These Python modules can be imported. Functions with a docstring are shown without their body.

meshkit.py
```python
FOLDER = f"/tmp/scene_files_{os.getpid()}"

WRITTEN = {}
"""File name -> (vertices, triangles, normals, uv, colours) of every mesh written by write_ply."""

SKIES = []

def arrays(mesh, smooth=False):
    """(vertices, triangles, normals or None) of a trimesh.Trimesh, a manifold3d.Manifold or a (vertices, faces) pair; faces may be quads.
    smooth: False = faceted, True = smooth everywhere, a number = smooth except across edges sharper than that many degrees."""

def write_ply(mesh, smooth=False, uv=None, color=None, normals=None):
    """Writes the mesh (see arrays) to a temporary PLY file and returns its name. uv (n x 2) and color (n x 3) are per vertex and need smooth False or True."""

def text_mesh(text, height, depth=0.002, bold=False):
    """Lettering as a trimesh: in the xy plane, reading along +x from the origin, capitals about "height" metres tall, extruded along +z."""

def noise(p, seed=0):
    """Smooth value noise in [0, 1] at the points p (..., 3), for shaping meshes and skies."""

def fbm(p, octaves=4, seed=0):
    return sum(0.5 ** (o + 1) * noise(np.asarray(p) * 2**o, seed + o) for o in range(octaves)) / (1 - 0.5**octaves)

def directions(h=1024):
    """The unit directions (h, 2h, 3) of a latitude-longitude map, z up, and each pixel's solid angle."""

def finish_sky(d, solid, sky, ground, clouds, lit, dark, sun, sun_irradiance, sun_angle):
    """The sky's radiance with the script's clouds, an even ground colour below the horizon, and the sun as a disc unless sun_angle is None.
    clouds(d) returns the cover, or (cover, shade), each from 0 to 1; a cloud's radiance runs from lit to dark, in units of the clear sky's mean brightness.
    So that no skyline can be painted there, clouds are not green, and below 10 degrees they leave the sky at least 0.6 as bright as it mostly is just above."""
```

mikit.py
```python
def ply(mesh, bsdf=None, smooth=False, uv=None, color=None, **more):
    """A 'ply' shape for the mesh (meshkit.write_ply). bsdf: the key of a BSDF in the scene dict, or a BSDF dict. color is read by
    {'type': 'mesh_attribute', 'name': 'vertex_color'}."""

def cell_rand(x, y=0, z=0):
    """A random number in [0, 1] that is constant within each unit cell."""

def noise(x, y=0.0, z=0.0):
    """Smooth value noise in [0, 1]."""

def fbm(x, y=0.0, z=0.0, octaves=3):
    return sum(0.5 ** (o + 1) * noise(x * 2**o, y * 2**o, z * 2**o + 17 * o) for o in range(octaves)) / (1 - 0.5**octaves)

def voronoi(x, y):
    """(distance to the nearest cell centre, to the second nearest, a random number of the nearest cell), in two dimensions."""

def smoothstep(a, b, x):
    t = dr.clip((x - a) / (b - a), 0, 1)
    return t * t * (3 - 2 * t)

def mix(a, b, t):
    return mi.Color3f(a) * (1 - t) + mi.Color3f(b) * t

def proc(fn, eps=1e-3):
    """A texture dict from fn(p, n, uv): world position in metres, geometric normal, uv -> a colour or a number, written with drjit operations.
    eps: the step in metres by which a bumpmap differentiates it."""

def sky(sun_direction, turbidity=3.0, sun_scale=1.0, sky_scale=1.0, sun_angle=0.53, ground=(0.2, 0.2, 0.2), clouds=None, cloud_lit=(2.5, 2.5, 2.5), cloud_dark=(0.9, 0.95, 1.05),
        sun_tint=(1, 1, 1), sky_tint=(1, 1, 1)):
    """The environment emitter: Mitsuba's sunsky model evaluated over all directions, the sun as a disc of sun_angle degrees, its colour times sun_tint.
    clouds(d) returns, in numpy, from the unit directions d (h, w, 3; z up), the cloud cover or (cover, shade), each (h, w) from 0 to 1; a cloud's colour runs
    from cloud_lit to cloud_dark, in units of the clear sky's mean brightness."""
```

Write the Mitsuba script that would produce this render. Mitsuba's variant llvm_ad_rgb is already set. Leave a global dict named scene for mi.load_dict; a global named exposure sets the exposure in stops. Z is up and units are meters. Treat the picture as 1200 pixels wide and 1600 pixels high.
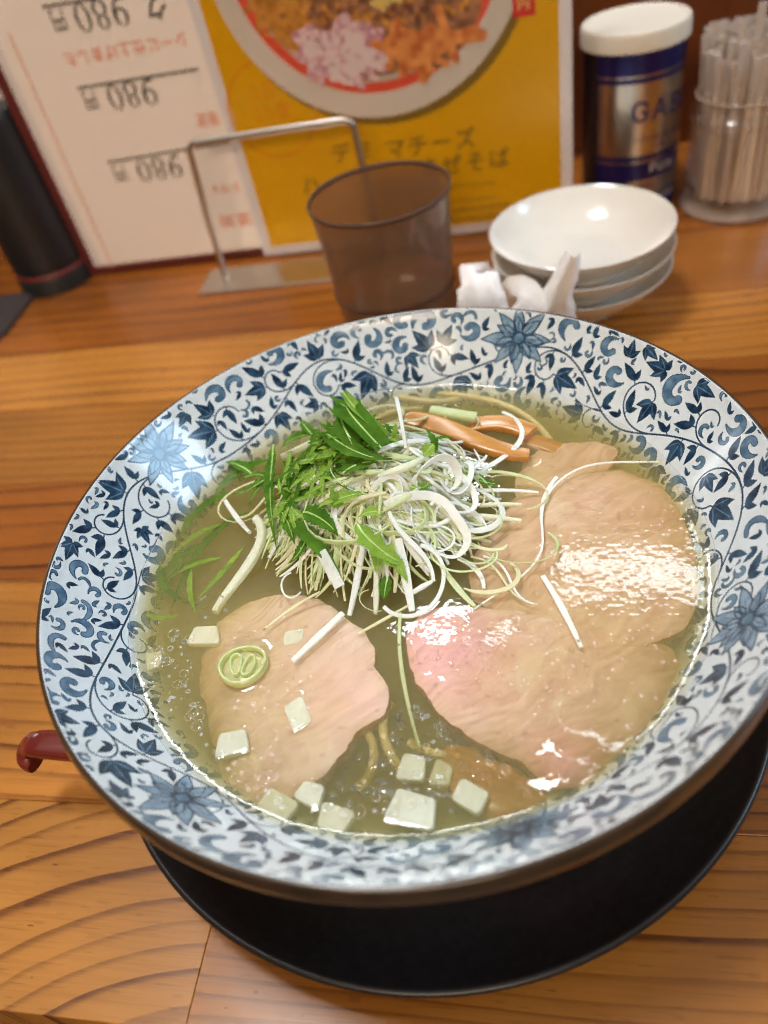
# Ramen bowl on a wooden counter: Mitsuba 3 scene.
import math, random
import numpy as np, trimesh, shapely, drjit as dr, mitsuba as mi
import mikit, meshkit
from shapely import affinity
from shapely.geometry import Polygon, LineString, Point, MultiPolygon
from shapely.ops import unary_union
from scipy import ndimage
from scipy.interpolate import splprep, splev
from mikit import proc, noise, fbm, smoothstep, mix, cell_rand, voronoi

T = mi.ScalarTransform4f
scene, labels = {}, {}
rng = np.random.default_rng(7)
random.seed(7)

# ------------------------------------------------------------------ camera
CAM = np.array([0.0450, -0.1615, 0.2442])
FW = np.array([-0.2108, 0.6895, -0.6928]); FW /= np.linalg.norm(FW)
UP0 = np.array([0.0360, 0.7140, 0.6990])
RT = np.cross(FW, UP0); RT /= np.linalg.norm(RT)
UP = np.cross(RT, FW)
FPX = 1200.0                                    # focal length in pixels of the 1200 x 1600 photograph
FOCUS = 0.243
scene['camera'] = {'type': 'thinlens', 'fov': 2 * math.degrees(math.atan(600 / FPX)), 'fov_axis': 'x',
                   'to_world': T().look_at(origin=CAM.tolist(), target=(CAM + FW).tolist(), up=UP.tolist()),
                   'aperture_radius': 0.0019, 'focus_distance': FOCUS, 'near_clip': 0.01, 'far_clip': 60.0}
exposure = 0.46

# ------------------------------------------------------------------ lights out of view: unseen lamps and an added ceiling fill
def lamp(name, pos, aim, w, h, color, power):
    m = T().look_at(origin=list(pos), target=list(aim), up=[0.02, 0.1, 1.0]) @ T().scale([w / 2, h / 2, 1])
    scene[name] = {'type': 'rectangle', 'to_world': m, 'bsdf': {'type': 'ref', 'id': 'm_lamp'},
                   'emitter': {'type': 'area', 'radiance': {'type': 'rgb', 'value': [c * power for c in color]}}}
    labels[name] = {'kind': 'structure'}
scene['m_lamp'] = {'type': 'diffuse', 'reflectance': {'type': 'rgb', 'value': 0.7}}
lamp('unseen_ceiling_light', (0.275, 1.58, 1.95), (0.05, 0.1, 0.05), 0.44, 0.13, (0.78, 0.94, 1.0), 8.0)  # out of view, placed to mirror as the bright patch on the soup
lamp('unseen_ceiling_light_001', (-0.47, 1.74, 1.72), (0.0, 0.0, 0.06), 0.60, 0.30, (0.92, 0.975, 1.0), 17)  # unseen, set to draw the gleam along the front and left soup edge
lamp('unseen_overhead_lamp', (-0.42, 0.22, 1.95), (0, 0.05, 0.05), 0.42, 0.36, (0.97, 0.99, 1.0), 38)  # out of view above, lights the heap and the rim of the soup
lamp('ceiling_bounce_fill', (0.1, 0.4, 2.7), (0.1, 0.4, 0.0), 4.2, 4.2, (1.0, 0.93, 0.84), 0.27)  # added fill panel standing in for light bounced off the ceiling
lamp('unseen_cool_light', (2.1, 0.30, 1.45), (0, 0, 0.08), 0.7, 0.8, (0.50, 0.76, 1.0), 9.5)  # unseen source at the right, gives the left bowl wall its bluish gleam
lamp('unseen_rear_lamp', (-0.34, -1.05, 1.28), (0, 0.1, 0.05), 0.16, 0.16, (1.0, 0.80, 0.55), 14)  # out of view behind the camera, warm spot on the back bowl wall
lamp('unseen_room_lamp', (0.15, -2.5, 1.45), (0, 0.3, 0.05), 1.5, 0.6, (1.0, 0.79, 0.58), 10.5)  # unseen, far behind the camera, lights the poster and menu
lamp('unseen_left_lamp', (-2.2, 1.35, 0.72), (0, 0, 0.08), 0.5, 0.35, (0.85, 0.93, 1.0), 5)  # out of view at the left, lights the right bowl wall

# ------------------------------------------------------------------ helpers
def ray(u, v):
    d = (u - 600) / FPX * RT - (v - 800) / FPX * UP + FW
    return d / np.linalg.norm(d)
def at(u, v, z):
    d = ray(u, v)
    return CAM + d * ((z - CAM[2]) / d[2])
def aty(u, v, y):
    d = ray(u, v)
    return CAM + d * ((y - CAM[1]) / d[1])
def key_for(name):
    k, i = name, 0
    while k in scene or k in labels:
        i += 1; k = f'{name}_{i:03d}'
    return k
def put(name, mesh, bsdf, parent=None, smooth=30, label=None, cat=None, group=None, kind=None, **more):
    k = key_for(f'{parent}__{name}' if parent else name)
    scene[k] = mikit.ply(mesh, bsdf, smooth=smooth, **more)
    tag(k, label, cat, group, kind)
    return k
def tag(k, label=None, cat=None, group=None, kind=None):
    d = {a: b for a, b in (('label', label), ('category', cat), ('group', group), ('kind', kind)) if b}
    if d: labels[k] = d
def thing(name, label, cat, group=None):
    k = key_for(name); tag(k, label, cat, group); return k
def cat_mesh(ms): return trimesh.util.concatenate(ms)
def rgb(*c): return {'type': 'rgb', 'value': list(c)}
def pr(name, color, rough=0.5, **kw):
    scene[name] = {'type': 'twosided', 'bsdf': {'type': 'principled', 'base_color': color if isinstance(color, dict) else rgb(*color), 'roughness': rough, **kw}}
    return name
def lathe(profile, n=96, cx=0, cy=0):
    p = np.array(profile, float); t = np.arange(n) * 2 * np.pi / n
    v = np.stack([p[:, None, 0] * np.cos(t), p[:, None, 0] * np.sin(t), p[:, None, 1] + 0 * t], -1).reshape(-1, 3) + [cx, cy, 0]
    i, j = np.meshgrid(np.arange(len(p) - 1), np.arange(n), indexing='ij')
    q = np.stack([i * n + j, i * n + (j + 1) % n, (i + 1) * n + (j + 1) % n, (i + 1) * n + j], -1).reshape(-1, 4)
    f = np.vstack([q[:, [0, 1, 2]], q[:, [0, 2, 3]]])
    m = trimesh.Trimesh(v, f, process=False); m.update_faces(m.area_faces > 1e-14); return m
def spline(pts, n, closed=False):
    p = np.array(pts, float)
    if len(p) == 2: return p[0] + (p[1] - p[0]) * np.linspace(0, 1, n)[:, None]
    tck, _ = splprep(p.T, s=0, k=min(3, len(p) - 1), per=closed)
    return np.array(splev(np.linspace(0, 1, n), tck)).T
def frames(p, up=(0, 0, 1), twist=0.0):
    t = np.gradient(p, axis=0); t /= np.linalg.norm(t, axis=1, keepdims=True) + 1e-12
    up = np.broadcast_to(np.asarray(up, float), p.shape)
    n = up - (up * t).sum(1, keepdims=True) * t
    bad = np.linalg.norm(n, axis=1) < 0.15
    n[bad] += np.array([0.3, 0.5, 0.1])
    n -= (n * t).sum(1, keepdims=True) * t
    n /= np.linalg.norm(n, axis=1, keepdims=True)
    b = np.cross(t, n)
    a = np.broadcast_to(np.asarray(twist, float), (len(p),))[:, None]
    return t, n * np.cos(a) + b * np.sin(a), b * np.cos(a) - n * np.sin(a)
def sweep(p, wid, thick, up=(0, 0, 1), twist=0.0, sides=8, power=0.6):
    """A closed strip with a rounded section: wid across, thick along the normal."""
    p = np.asarray(p, float); m = len(p)
    _, n, b = frames(p, up, twist)
    a = np.arange(sides) * 2 * np.pi / sides + np.pi / sides
    ca, sa = np.cos(a), np.sin(a)
    ca, sa = np.sign(ca) * np.abs(ca) ** power, np.sign(sa) * np.abs(sa) ** power
    w = np.broadcast_to(wid, (m,))[:, None, None] / 2; h = np.broadcast_to(thick, (m,))[:, None, None] / 2
    v = (p[:, None] + b[:, None] * ca[None, :, None] * w + n[:, None] * sa[None, :, None] * h).reshape(-1, 3)
    i, j = np.meshgrid(np.arange(m - 1), np.arange(sides), indexing='ij')
    q = np.stack([i * sides + j, i * sides + (j + 1) % sides, (i + 1) * sides + (j + 1) % sides, (i + 1) * sides + j], -1).reshape(-1, 4)
    f = [q[:, [0, 1, 2]], q[:, [0, 2, 3]]]
    k = len(v); v = np.vstack([v, p[:1], p[-1:]])
    j = np.arange(sides); jn = (j + 1) % sides
    f += [np.stack([jn, j, j * 0 + k], 1), np.stack([j + (m - 1) * sides, jn + (m - 1) * sides, j * 0 + k + 1], 1)]
    return trimesh.Trimesh(v, np.vstack(f)[:, ::-1], process=False)
def box(cx, cy, cz, sx, sy, sz, bevel=0.0):
    if bevel <= 0:
        m = trimesh.creation.box([sx, sy, sz]); m.apply_translation([cx, cy, cz]); return m
    pts = []
    for ax in range(3):
        for s in np.ndindex(2, 2, 2):
            h = np.array([sx, sy, sz]) / 2 - bevel; h[ax] += bevel
            pts.append((np.array(s) * 2 - 1) * h)
    m = trimesh.convex.convex_hull(np.array(pts)); m.apply_translation([cx, cy, cz]); return m
def tri2d(poly, size=None):
    out = []
    for g in getattr(poly, 'geoms', [poly]):
        if g.is_empty or g.area < 1e-12 or g.geom_type != 'Polygon': continue
        v, f = trimesh.creation.triangulate_polygon(g, engine='earcut')
        if len(f) == 0: continue
        v3 = np.c_[v, np.zeros(len(v))]
        if size: v3, f = trimesh.remesh.subdivide_to_size(v3, f, size, max_iter=12)
        m = trimesh.Trimesh(v3, f, process=True)
        if len(m.faces):
            if m.face_normals[:, 2].mean() < 0: m.invert()
            out.append(m)
    return cat_mesh(out)

# ------------------------------------------------------------------ materials
def wood_fn(seed, ox, oy, freq, warp, light, dark, cath=None, hard=1.0):
    def fn(p, n, uv):
        x, y = p.x + ox, p.y + oy
        w = fbm(x * 4 + seed, y * 20, seed * 1.7, 3) - 0.5
        w2 = fbm(x * 22 + seed, y * 120, 3.1, 2) - 0.5
        w3 = noise(x * 9 + seed * 3, 0.5, seed) - 0.5
        if cath is None:
            v = y + 0.05 * x * w + 0.004 * w3 + warp * w
        else:
            ax, ay, k = cath
            v = dr.sqrt(dr.square((x - ax) * k) + dr.square(y - ay) + 1e-6) + warp * w
        r = v * freq + 0.16 * w2 + 1.4 * noise(v * freq * 0.37, seed)
        t = r - dr.floor(r)
        amp = 0.30 + 0.70 * cell_rand(dr.floor(r), seed)
        late = (0.22 * smoothstep(0.15, 0.9, t) + 0.70 * smoothstep(0.66, 0.90, t)) * (1 - smoothstep(0.945, 0.995, t)) * amp * hard
        fiber = noise(x * 60, y * 2600, seed) + 0.6 * noise(x * 24, y * 900, seed + 2) - 0.8
        pore = smoothstep(0.80, 0.92, noise(x * 150 + 9, y * 1500, seed + 4)) * 0.25
        blotch = fbm(x * 9, y * 14, seed + 2.0, 3)
        c = mix(light, dark, dr.clip(late + 0.20 * fiber + pore * 0.8, 0, 1))
        c = c * (0.46 + 0.82 * blotch)
        dent = smoothstep(0.965, 0.985, noise(x * 130, y * 420, seed + 8))
        return mix(c, mi.Color3f(0.10, 0.035, 0.01), dent * 0.7)
    return fn
def wood_mat(name, *a, rough=0.30, **k):
    bump_seed = a[0]
    pr(name, proc(wood_fn(*a, **k)), rough, specular=0.38, clearcoat=0.15, clearcoat_gloss=0.9)
LT, DK = (0.45, 0.175, 0.030), (0.120, 0.030, 0.004)
wood_mat('m_wood_a', 1.0, 0.00, 0.00, 92, 0.010, LT, DK)
wood_mat('m_wood_b', 5.0, 0.30, 0.10, 62, 0.030, (0.270, 0.078, 0.010), (0.045, 0.009, 0.0015))
wood_mat('m_wood_c', 9.0, 0.10, 0.30, 205, 0.008, (0.30, 0.098, 0.015), (0.095, 0.023, 0.0035))
wood_mat('m_wood_d', 13.0, 0.00, 0.00, 92, 0.012, (0.50, 0.205, 0.036), (0.135, 0.034, 0.004), cath=(-0.045, -0.205, 0.85), hard=1.0)
wood_mat('m_wood_e', 17.0, 0.22, 0.00, 135, 0.014, (0.38, 0.140, 0.022), (0.095, 0.023, 0.003))
wood_mat('m_wall_wood', 21.0, 0.0, 0.0, 30, 0.01, (0.16, 0.042, 0.010), (0.07, 0.016, 0.005))
pr('m_table_edge', (0.30, 0.13, 0.035), 0.55)

pr('m_glaze', proc(lambda p, n, uv: mi.Color3f(0.60, 0.640, 0.665) * (0.96 + 0.07 * fbm(p.x * 60, p.y * 60, p.z * 60, 2))), 0.10, specular=0.55)
def ink(name, a, b, f=420):
    pr(name, proc(lambda p, n, uv: mix(a, b, smoothstep(0.25, 0.8, fbm(p.x * f, p.y * f, p.z * f, 3)))), 0.12, specular=0.55)
ink('m_ink_dark', (0.008, 0.022, 0.046), (0.034, 0.078, 0.140))
ink('m_ink_line', (0.012, 0.030, 0.060), (0.030, 0.070, 0.125))
ink('m_ink_mid', (0.050, 0.105, 0.175), (0.145, 0.235, 0.330))
ink('m_ink_light', (0.13, 0.215, 0.31), (0.28, 0.37, 0.46))
pr('m_brown_glaze', proc(lambda p, n, uv: mix((0.030, 0.018, 0.011), (0.075, 0.045, 0.026), fbm(p.x * 130, p.y * 130, p.z * 300, 3))), 0.14, specular=0.6)
pr('m_saucer', proc(lambda p, n, uv: mi.Color3f(0.0185, 0.0150, 0.0145) * (0.8 + 0.5 * fbm(p.x * 500, p.y * 500, p.z * 500, 2))), 0.36, specular=0.5)
pr('m_spoon', proc(lambda p, n, uv: mix((0.115, 0.014, 0.010), (0.175, 0.026, 0.017), fbm(p.x * 40, p.y * 400, p.z * 300, 2))), 0.16, specular=0.5, clearcoat=0.3)

# soup: a clear surface over cloudy broth
scene['m_soup'] = {'type': 'thindielectric', 'int_ior': 1.36}
scene['broth_medium'] = {'type': 'homogeneous', 'sigma_t': {'type': 'rgb', 'value': [0.72, 0.78, 1.0]}, 'scale': 165.0,
                         'albedo': {'type': 'rgb', 'value': [0.685, 0.605, 0.275]}}
scene['m_bubble'] = {'type': 'thindielectric', 'int_ior': 1.33}

def meat(pink, lo=(0.53, 0.31, 0.235), hi=(0.80, 0.575, 0.475)):
    def fn(p, n, uv):
        a = fbm(p.x * 180, p.y * 180, p.z * 90, 4)
        wv = fbm(p.x * 60, p.y * 60, 7.0, 2)
        strand = fbm(p.x * 90 + p.y * 60 + 3 * wv, p.y * 520 - p.x * 380 + 9 * wv, 1.0, 4)
        seam = 1 - smoothstep(0.0, 0.09, dr.abs(fbm(p.x * 48 + 2, p.y * 62, 4.0, 3) - 0.5))
        fat = smoothstep(0.60, 0.74, fbm(p.x * 110 + 4, p.y * 95, 5.0, 3))
        c = mix(lo, hi, dr.clip(1.5 * (0.4 * a + 0.6 * strand) - 0.25, 0, 1))
        c = mix(c, (0.78, 0.64, 0.52), dr.maximum(fat * 0.5, seam * 0.24))
        if pink is not None:
            for (cx, cy, rr, col) in pink:
                d = dr.sqrt(dr.square(p.x - cx) + dr.square(p.y - cy)) + 0.006 * (a - 0.5)
                c = mix(c, mi.Color3f(*col) * (0.8 + 0.4 * strand), 0.85 * (1 - smoothstep(rr * 0.15, rr * 1.15, d)))
        pit = smoothstep(0.90, 0.97, noise(p.x * 300, p.y * 380, 2.0))
        return mix(c, (0.36, 0.19, 0.14), pit * 0.35)
    return fn
pr('m_meat', proc(meat(None)), 0.6, specular=0.2)
pr('m_meat_pale', proc(meat([(*at(540, 1080, .0614)[:2], 0.020, (0.74, 0.50, 0.44))], (0.60, 0.395, 0.34), (0.85, 0.66, 0.60))), 0.6, specular=0.2)
PK = [(*at(700, 1015, .0614)[:2], 0.021, (0.70, 0.37, 0.35)), (*at(885, 1195, .0614)[:2], 0.017, (0.66, 0.33, 0.29)), (*at(930, 955, .0614)[:2], 0.012, (0.72, 0.47, 0.42))]
scene['m_meat_pink'] = {'type': 'twosided', 'bsdf': {'type': 'bumpmap', 'arbitrary': proc(lambda p, n, uv: 0.00012 * fbm(p.x * 620, p.y * 620, p.z * 100, 3), 2e-4), 'scale': 1.0,
                        'bsdf': {'type': 'principled', 'base_color': proc(meat(PK)), 'roughness': 0.55, 'specular': 0.2}}}
def shred(name, a, b, rough=0.28):
    pr(name, proc(lambda p, n, uv: mix(a, b, fbm(p.x * 300, p.y * 300, p.z * 300, 3))), rough, specular=0.55)
def glassy(name, a, b, diff=0.75, spec=0.0):
    thin(name, lambda p, n, uv: mix(a, b, fbm(p.x * 300, p.y * 300, p.z * 300, 3)), 0.18, diff, spec)
def thin(name, fn, rough=0.3, diff=0.7, spec=0.0):
    scene[name] = {'type': 'principledthin', 'base_color': proc(fn) if callable(fn) else rgb(*fn), 'roughness': rough, 'diff_trans': diff, 'spec_trans': spec, 'eta': 1.4}
glassy('m_shred_white', (0.89, 0.91, 0.86), (0.97, 0.97, 0.95))
glassy('m_shred_yellow', (0.80, 0.77, 0.46), (0.91, 0.89, 0.68))
glassy('m_shred_green', (0.66, 0.76, 0.38), (0.87, 0.90, 0.66))
glassy('m_stem', (0.82, 0.84, 0.62), (0.93, 0.94, 0.82))
thin('m_leaf_dark', lambda p, n, uv: mix((0.050, 0.150, 0.014), (0.15, 0.32, 0.040), fbm(p.x * 260, p.y * 260, p.z * 260, 3)), 0.16, 0.75)
thin('m_leaf_bright', lambda p, n, uv: mix((0.17, 0.36, 0.035), (0.42, 0.60, 0.12), fbm(p.x * 260, p.y * 260, p.z * 260, 3)), 0.16, 0.85)
shred('m_leaf_rib', (0.22, 0.40, 0.07), (0.46, 0.60, 0.22))
pr('m_onion', proc(lambda p, n, uv: mix((0.64, 0.66, 0.61), (0.82, 0.83, 0.79), fbm(p.x * 700, p.y * 250, p.z * 300, 3))), 0.6, specular=0.2)
shred('m_ring_green', (0.48, 0.58, 0.22), (0.66, 0.70, 0.38), 0.2)
shred('m_ring_pale', (0.60, 0.60, 0.38), (0.72, 0.70, 0.52), 0.2)
shred('m_noodle', (0.62, 0.50, 0.24), (0.70, 0.60, 0.34), 0.35)
pr('m_menma', proc(lambda p, n, uv: mix((0.36, 0.135, 0.025), (0.60, 0.29, 0.075), fbm(p.x * 120 + p.y * 60, p.y * 700 + p.x * 300, p.z * 300, 3))), 0.22, specular=0.55)
thin('m_oil', (0.93, 0.80, 0.45), 0.05, 0.5, 0.85)

# things behind
scene['m_steel'] = {'type': 'twosided', 'bsdf': {'type': 'principled', 'base_color': proc(lambda p, n, uv: mi.Color3f(0.56, 0.53, 0.49) * (0.85 + 0.3 * fbm(p.x * 900, p.y * 30, p.z * 200, 2))), 'metallic': 1.0, 'roughness': 0.28}}
pr('m_paper', (0.88, 0.80, 0.74), 0.5, specular=0.4)
pr('m_paper_cool', (0.70, 0.66, 0.68), 0.3, specular=0.5)
pr('m_maroon', proc(lambda p, n, uv: mi.Color3f(0.115, 0.018, 0.016) * (0.8 + 0.4 * noise(p.x * 900, p.y * 900, p.z * 900))), 0.45)
pr('m_yellow', proc(lambda p, n, uv: mi.Color3f(0.66, 0.335, 0.002) * (0.97 + 0.06 * fbm(p.x * 30, p.z * 30, 0.0, 2))), 0.33, specular=0.45)
pr('m_print_black', (0.045, 0.043, 0.042), 0.5)
pr('m_print_red', (0.72, 0.20, 0.10), 0.5)
pr('m_print_pinkline', (0.72, 0.36, 0.25), 0.5)
pr('m_print_orange', (0.66, 0.235, 0.004), 0.4)
pr('m_print_olive', (0.20, 0.115, 0.010), 0.4)
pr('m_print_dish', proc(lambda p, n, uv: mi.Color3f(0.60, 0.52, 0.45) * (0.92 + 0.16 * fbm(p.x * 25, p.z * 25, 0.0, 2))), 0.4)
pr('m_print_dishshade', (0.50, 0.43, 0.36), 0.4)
pr('m_print_ring', (0.70, 0.085, 0.040), 0.4)
pr('m_print_seal', (0.58, 0.025, 0.02), 0.4)
pr('m_print_onion', proc(lambda p, n, uv: mix((0.42, 0.13, 0.20), (0.80, 0.60, 0.60), noise(p.x * 420, p.z * 420, 1.0))), 0.4)
pr('m_print_onionlight', (0.70, 0.54, 0.53), 0.4)
pr('m_print_carrot', proc(lambda p, n, uv: mix((0.46, 0.10, 0.02), (0.80, 0.32, 0.09), noise(p.x * 260, p.z * 260, 1.0))), 0.4)
pr('m_print_meat', proc(lambda p, n, uv: mix((0.10, 0.03, 0.015), (0.46, 0.20, 0.09), noise(p.x * 320, p.z * 320, 1.0))), 0.4)
pr('m_print_noodle', proc(lambda p, n, uv: mix((0.36, 0.12, 0.012), (0.66, 0.30, 0.05), noise(p.x * 320, p.z * 320, 1.0))), 0.4)
pr('m_print_egg', (0.66, 0.45, 0.13), 0.4)
thin('m_cup', lambda p, n, uv: mi.Color3f(0.53, 0.39, 0.28), 0.14, 0.55, 0.80)
thin('m_cup_rim', (0.17, 0.10, 0.075), 0.15, 0.3, 0.2)
thin('m_water_film', (0.8, 0.8, 0.78), 0.05, 0.1, 0.9)
pr('m_dish', proc(lambda p, n, uv: mi.Color3f(0.66, 0.62, 0.56) * (0.96 + 0.08 * fbm(p.x * 80, p.y * 80, p.z * 80, 2))), 0.14, specular=0.55)
pr('m_dish_mark', (0.30, 0.25, 0.20), 0.3)
pr('m_napkin', (0.86, 0.84, 0.84), 0.85)
pr('m_black', (0.010, 0.010, 0.012), 0.42, specular=0.5)
pr('m_black_base', (0.016, 0.017, 0.018), 0.45)
pr('m_red_ring', (0.20, 0.030, 0.026), 0.35)
pr('m_tray', (0.030, 0.022, 0.022), 0.5)
pr('m_can_navy', (0.016, 0.014, 0.105), 0.22, specular=0.6, metallic=0.45)
pr('m_can_black', (0.012, 0.010, 0.016), 0.22, specular=0.6, metallic=0.3)
pr('m_can_silver', (0.62, 0.56, 0.49), 0.24, metallic=1.0)
pr('m_can_gold', (0.55, 0.45, 0.30), 0.3, metallic=0.9)
pr('m_can_text', (0.020, 0.018, 0.085), 0.3)
pr('m_can_pale', (0.5, 0.45, 0.42), 0.3)
pr('m_lid', (0.70, 0.63, 0.53), 0.35)
scene['m_glass'] = {'type': 'thindielectric', 'int_ior': 1.5}
pr('m_glass_thick', (0.32, 0.24, 0.19), 0.08, specular=0.7)
pr('m_pick', (0.72, 0.56, 0.40), 0.6)
thin('m_wrapper', (0.84, 0.76, 0.70), 0.35, 0.9, 0.35)
pr('m_white_print', (0.85, 0.82, 0.80), 0.5)
pr('m_plaster', (0.62, 0.56, 0.50), 0.8)
pr('m_rind', proc(lambda p, n, uv: mix((0.30, 0.15, 0.085), (0.55, 0.36, 0.25), fbm(p.x * 200, p.y * 200, p.z * 500, 3))), 0.35)
glassy('m_leafstalk', (0.62, 0.74, 0.34), (0.84, 0.88, 0.62))
thin('m_refraction_ring', (0.62, 0.50, 0.24), 0.1, 0.3, 0.85)  # tint painted for the dark refraction outline round each oil drop

# ------------------------------------------------------------------ the counter (setting)
labels['counter'] = {'kind': 'structure'}
def plank(x0, x1, y0, y1, m, dz=0.0):
    put('plank', box((x0 + x1) / 2, (y0 + y1) / 2, -0.015 + dz / 2, x1 - x0 - 0.00012, y1 - y0 - 0.00012, 0.030 + dz, 0.00025), m, parent='counter', smooth=False)
YF = -0.1235
rows = [(YF, -0.0595, [(-0.75, -0.0617, 'm_wood_d'), (-0.0617, 0.85, 'm_wood_e')]),
        (-0.0595, 0.0460, [(-0.75, 0.010, 'm_wood_a'), (0.010, 0.85, 'm_wood_c')]),
        (0.0460, 0.1130, [(-0.75, -0.245, 'm_wood_b'), (-0.245, 0.85, 'm_wood_b')]),
        (0.1130, 0.1820, [(-0.75, 0.105, 'm_wood_e'), (0.105, 0.85, 'm_wood_b')]),
        (0.1820, 0.2450, [(-0.75, -0.09, 'm_wood_a'), (-0.09, 0.85, 'm_wood_e')]),
        (0.2450, 0.3150, [(-0.75, 0.03, 'm_wood_b'), (0.03, 0.85, 'm_wood_c')]),
        (0.3150, 0.4600, [(-0.75, 0.85, 'm_wood_b')])]
for i, (y0, y1, segs) in enumerate(rows):
    for j, (x0, x1, m) in enumerate(segs):
        plank(x0, x1, y0, y1, m, dz=[0.0, 0.00008, 0.00003][(i + j) % 3])
put('front_edge', box(0.05, YF + 0.004, -0.058, 1.6, 0.012, 0.055, 0.0006), 'm_table_edge', parent='counter', smooth=False)
labels['wall'] = {'kind': 'structure'}
for k in range(12):
    put('board', box(-0.70 + 0.14 * k, 0.4665, 0.17, 0.1385, 0.012, 0.46, 0.0012), 'm_wall_wood', parent='wall', smooth=False)
labels['floor'] = {'kind': 'structure'}
scene['floor'] = {'type': 'rectangle', 'to_world': T().translate([0, 0, -0.95]).scale([3, 3, 1]), 'bsdf': {'type': 'ref', 'id': 'm_tray'}}

# ------------------------------------------------------------------ saucer, spoon, bowl
HR, ZS, RS = 0.085, 0.0614, 0.0912
sau = [(0, .0075), (.050, .0075), (.075, .0085), (.098, .0130), (.1095, .0190), (.1118, .0208), (.1130, .0213), (.1138, .0209), (.1141, .0200), (.1125, .0175), (.098, .0095), (.075, .0045), (.055, .0035), (.054, .0), (.050, .0), (.049, .003), (0, .003)]
def fine(p, n):
    p = np.array(p, float); s = np.r_[0, np.cumsum(np.linalg.norm(np.diff(p, axis=0), axis=1))]
    from scipy.interpolate import PchipInterpolator
    q = np.unique(np.r_[np.linspace(0, s[-1], n), s])
    return PchipInterpolator(s, p)(q)
put('saucer', lathe(fine(sau, 70), 180), 'm_saucer', smooth=True, label='wide matt black saucer with a thin raised rim under the noodle bowl', cat='saucer')

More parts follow.
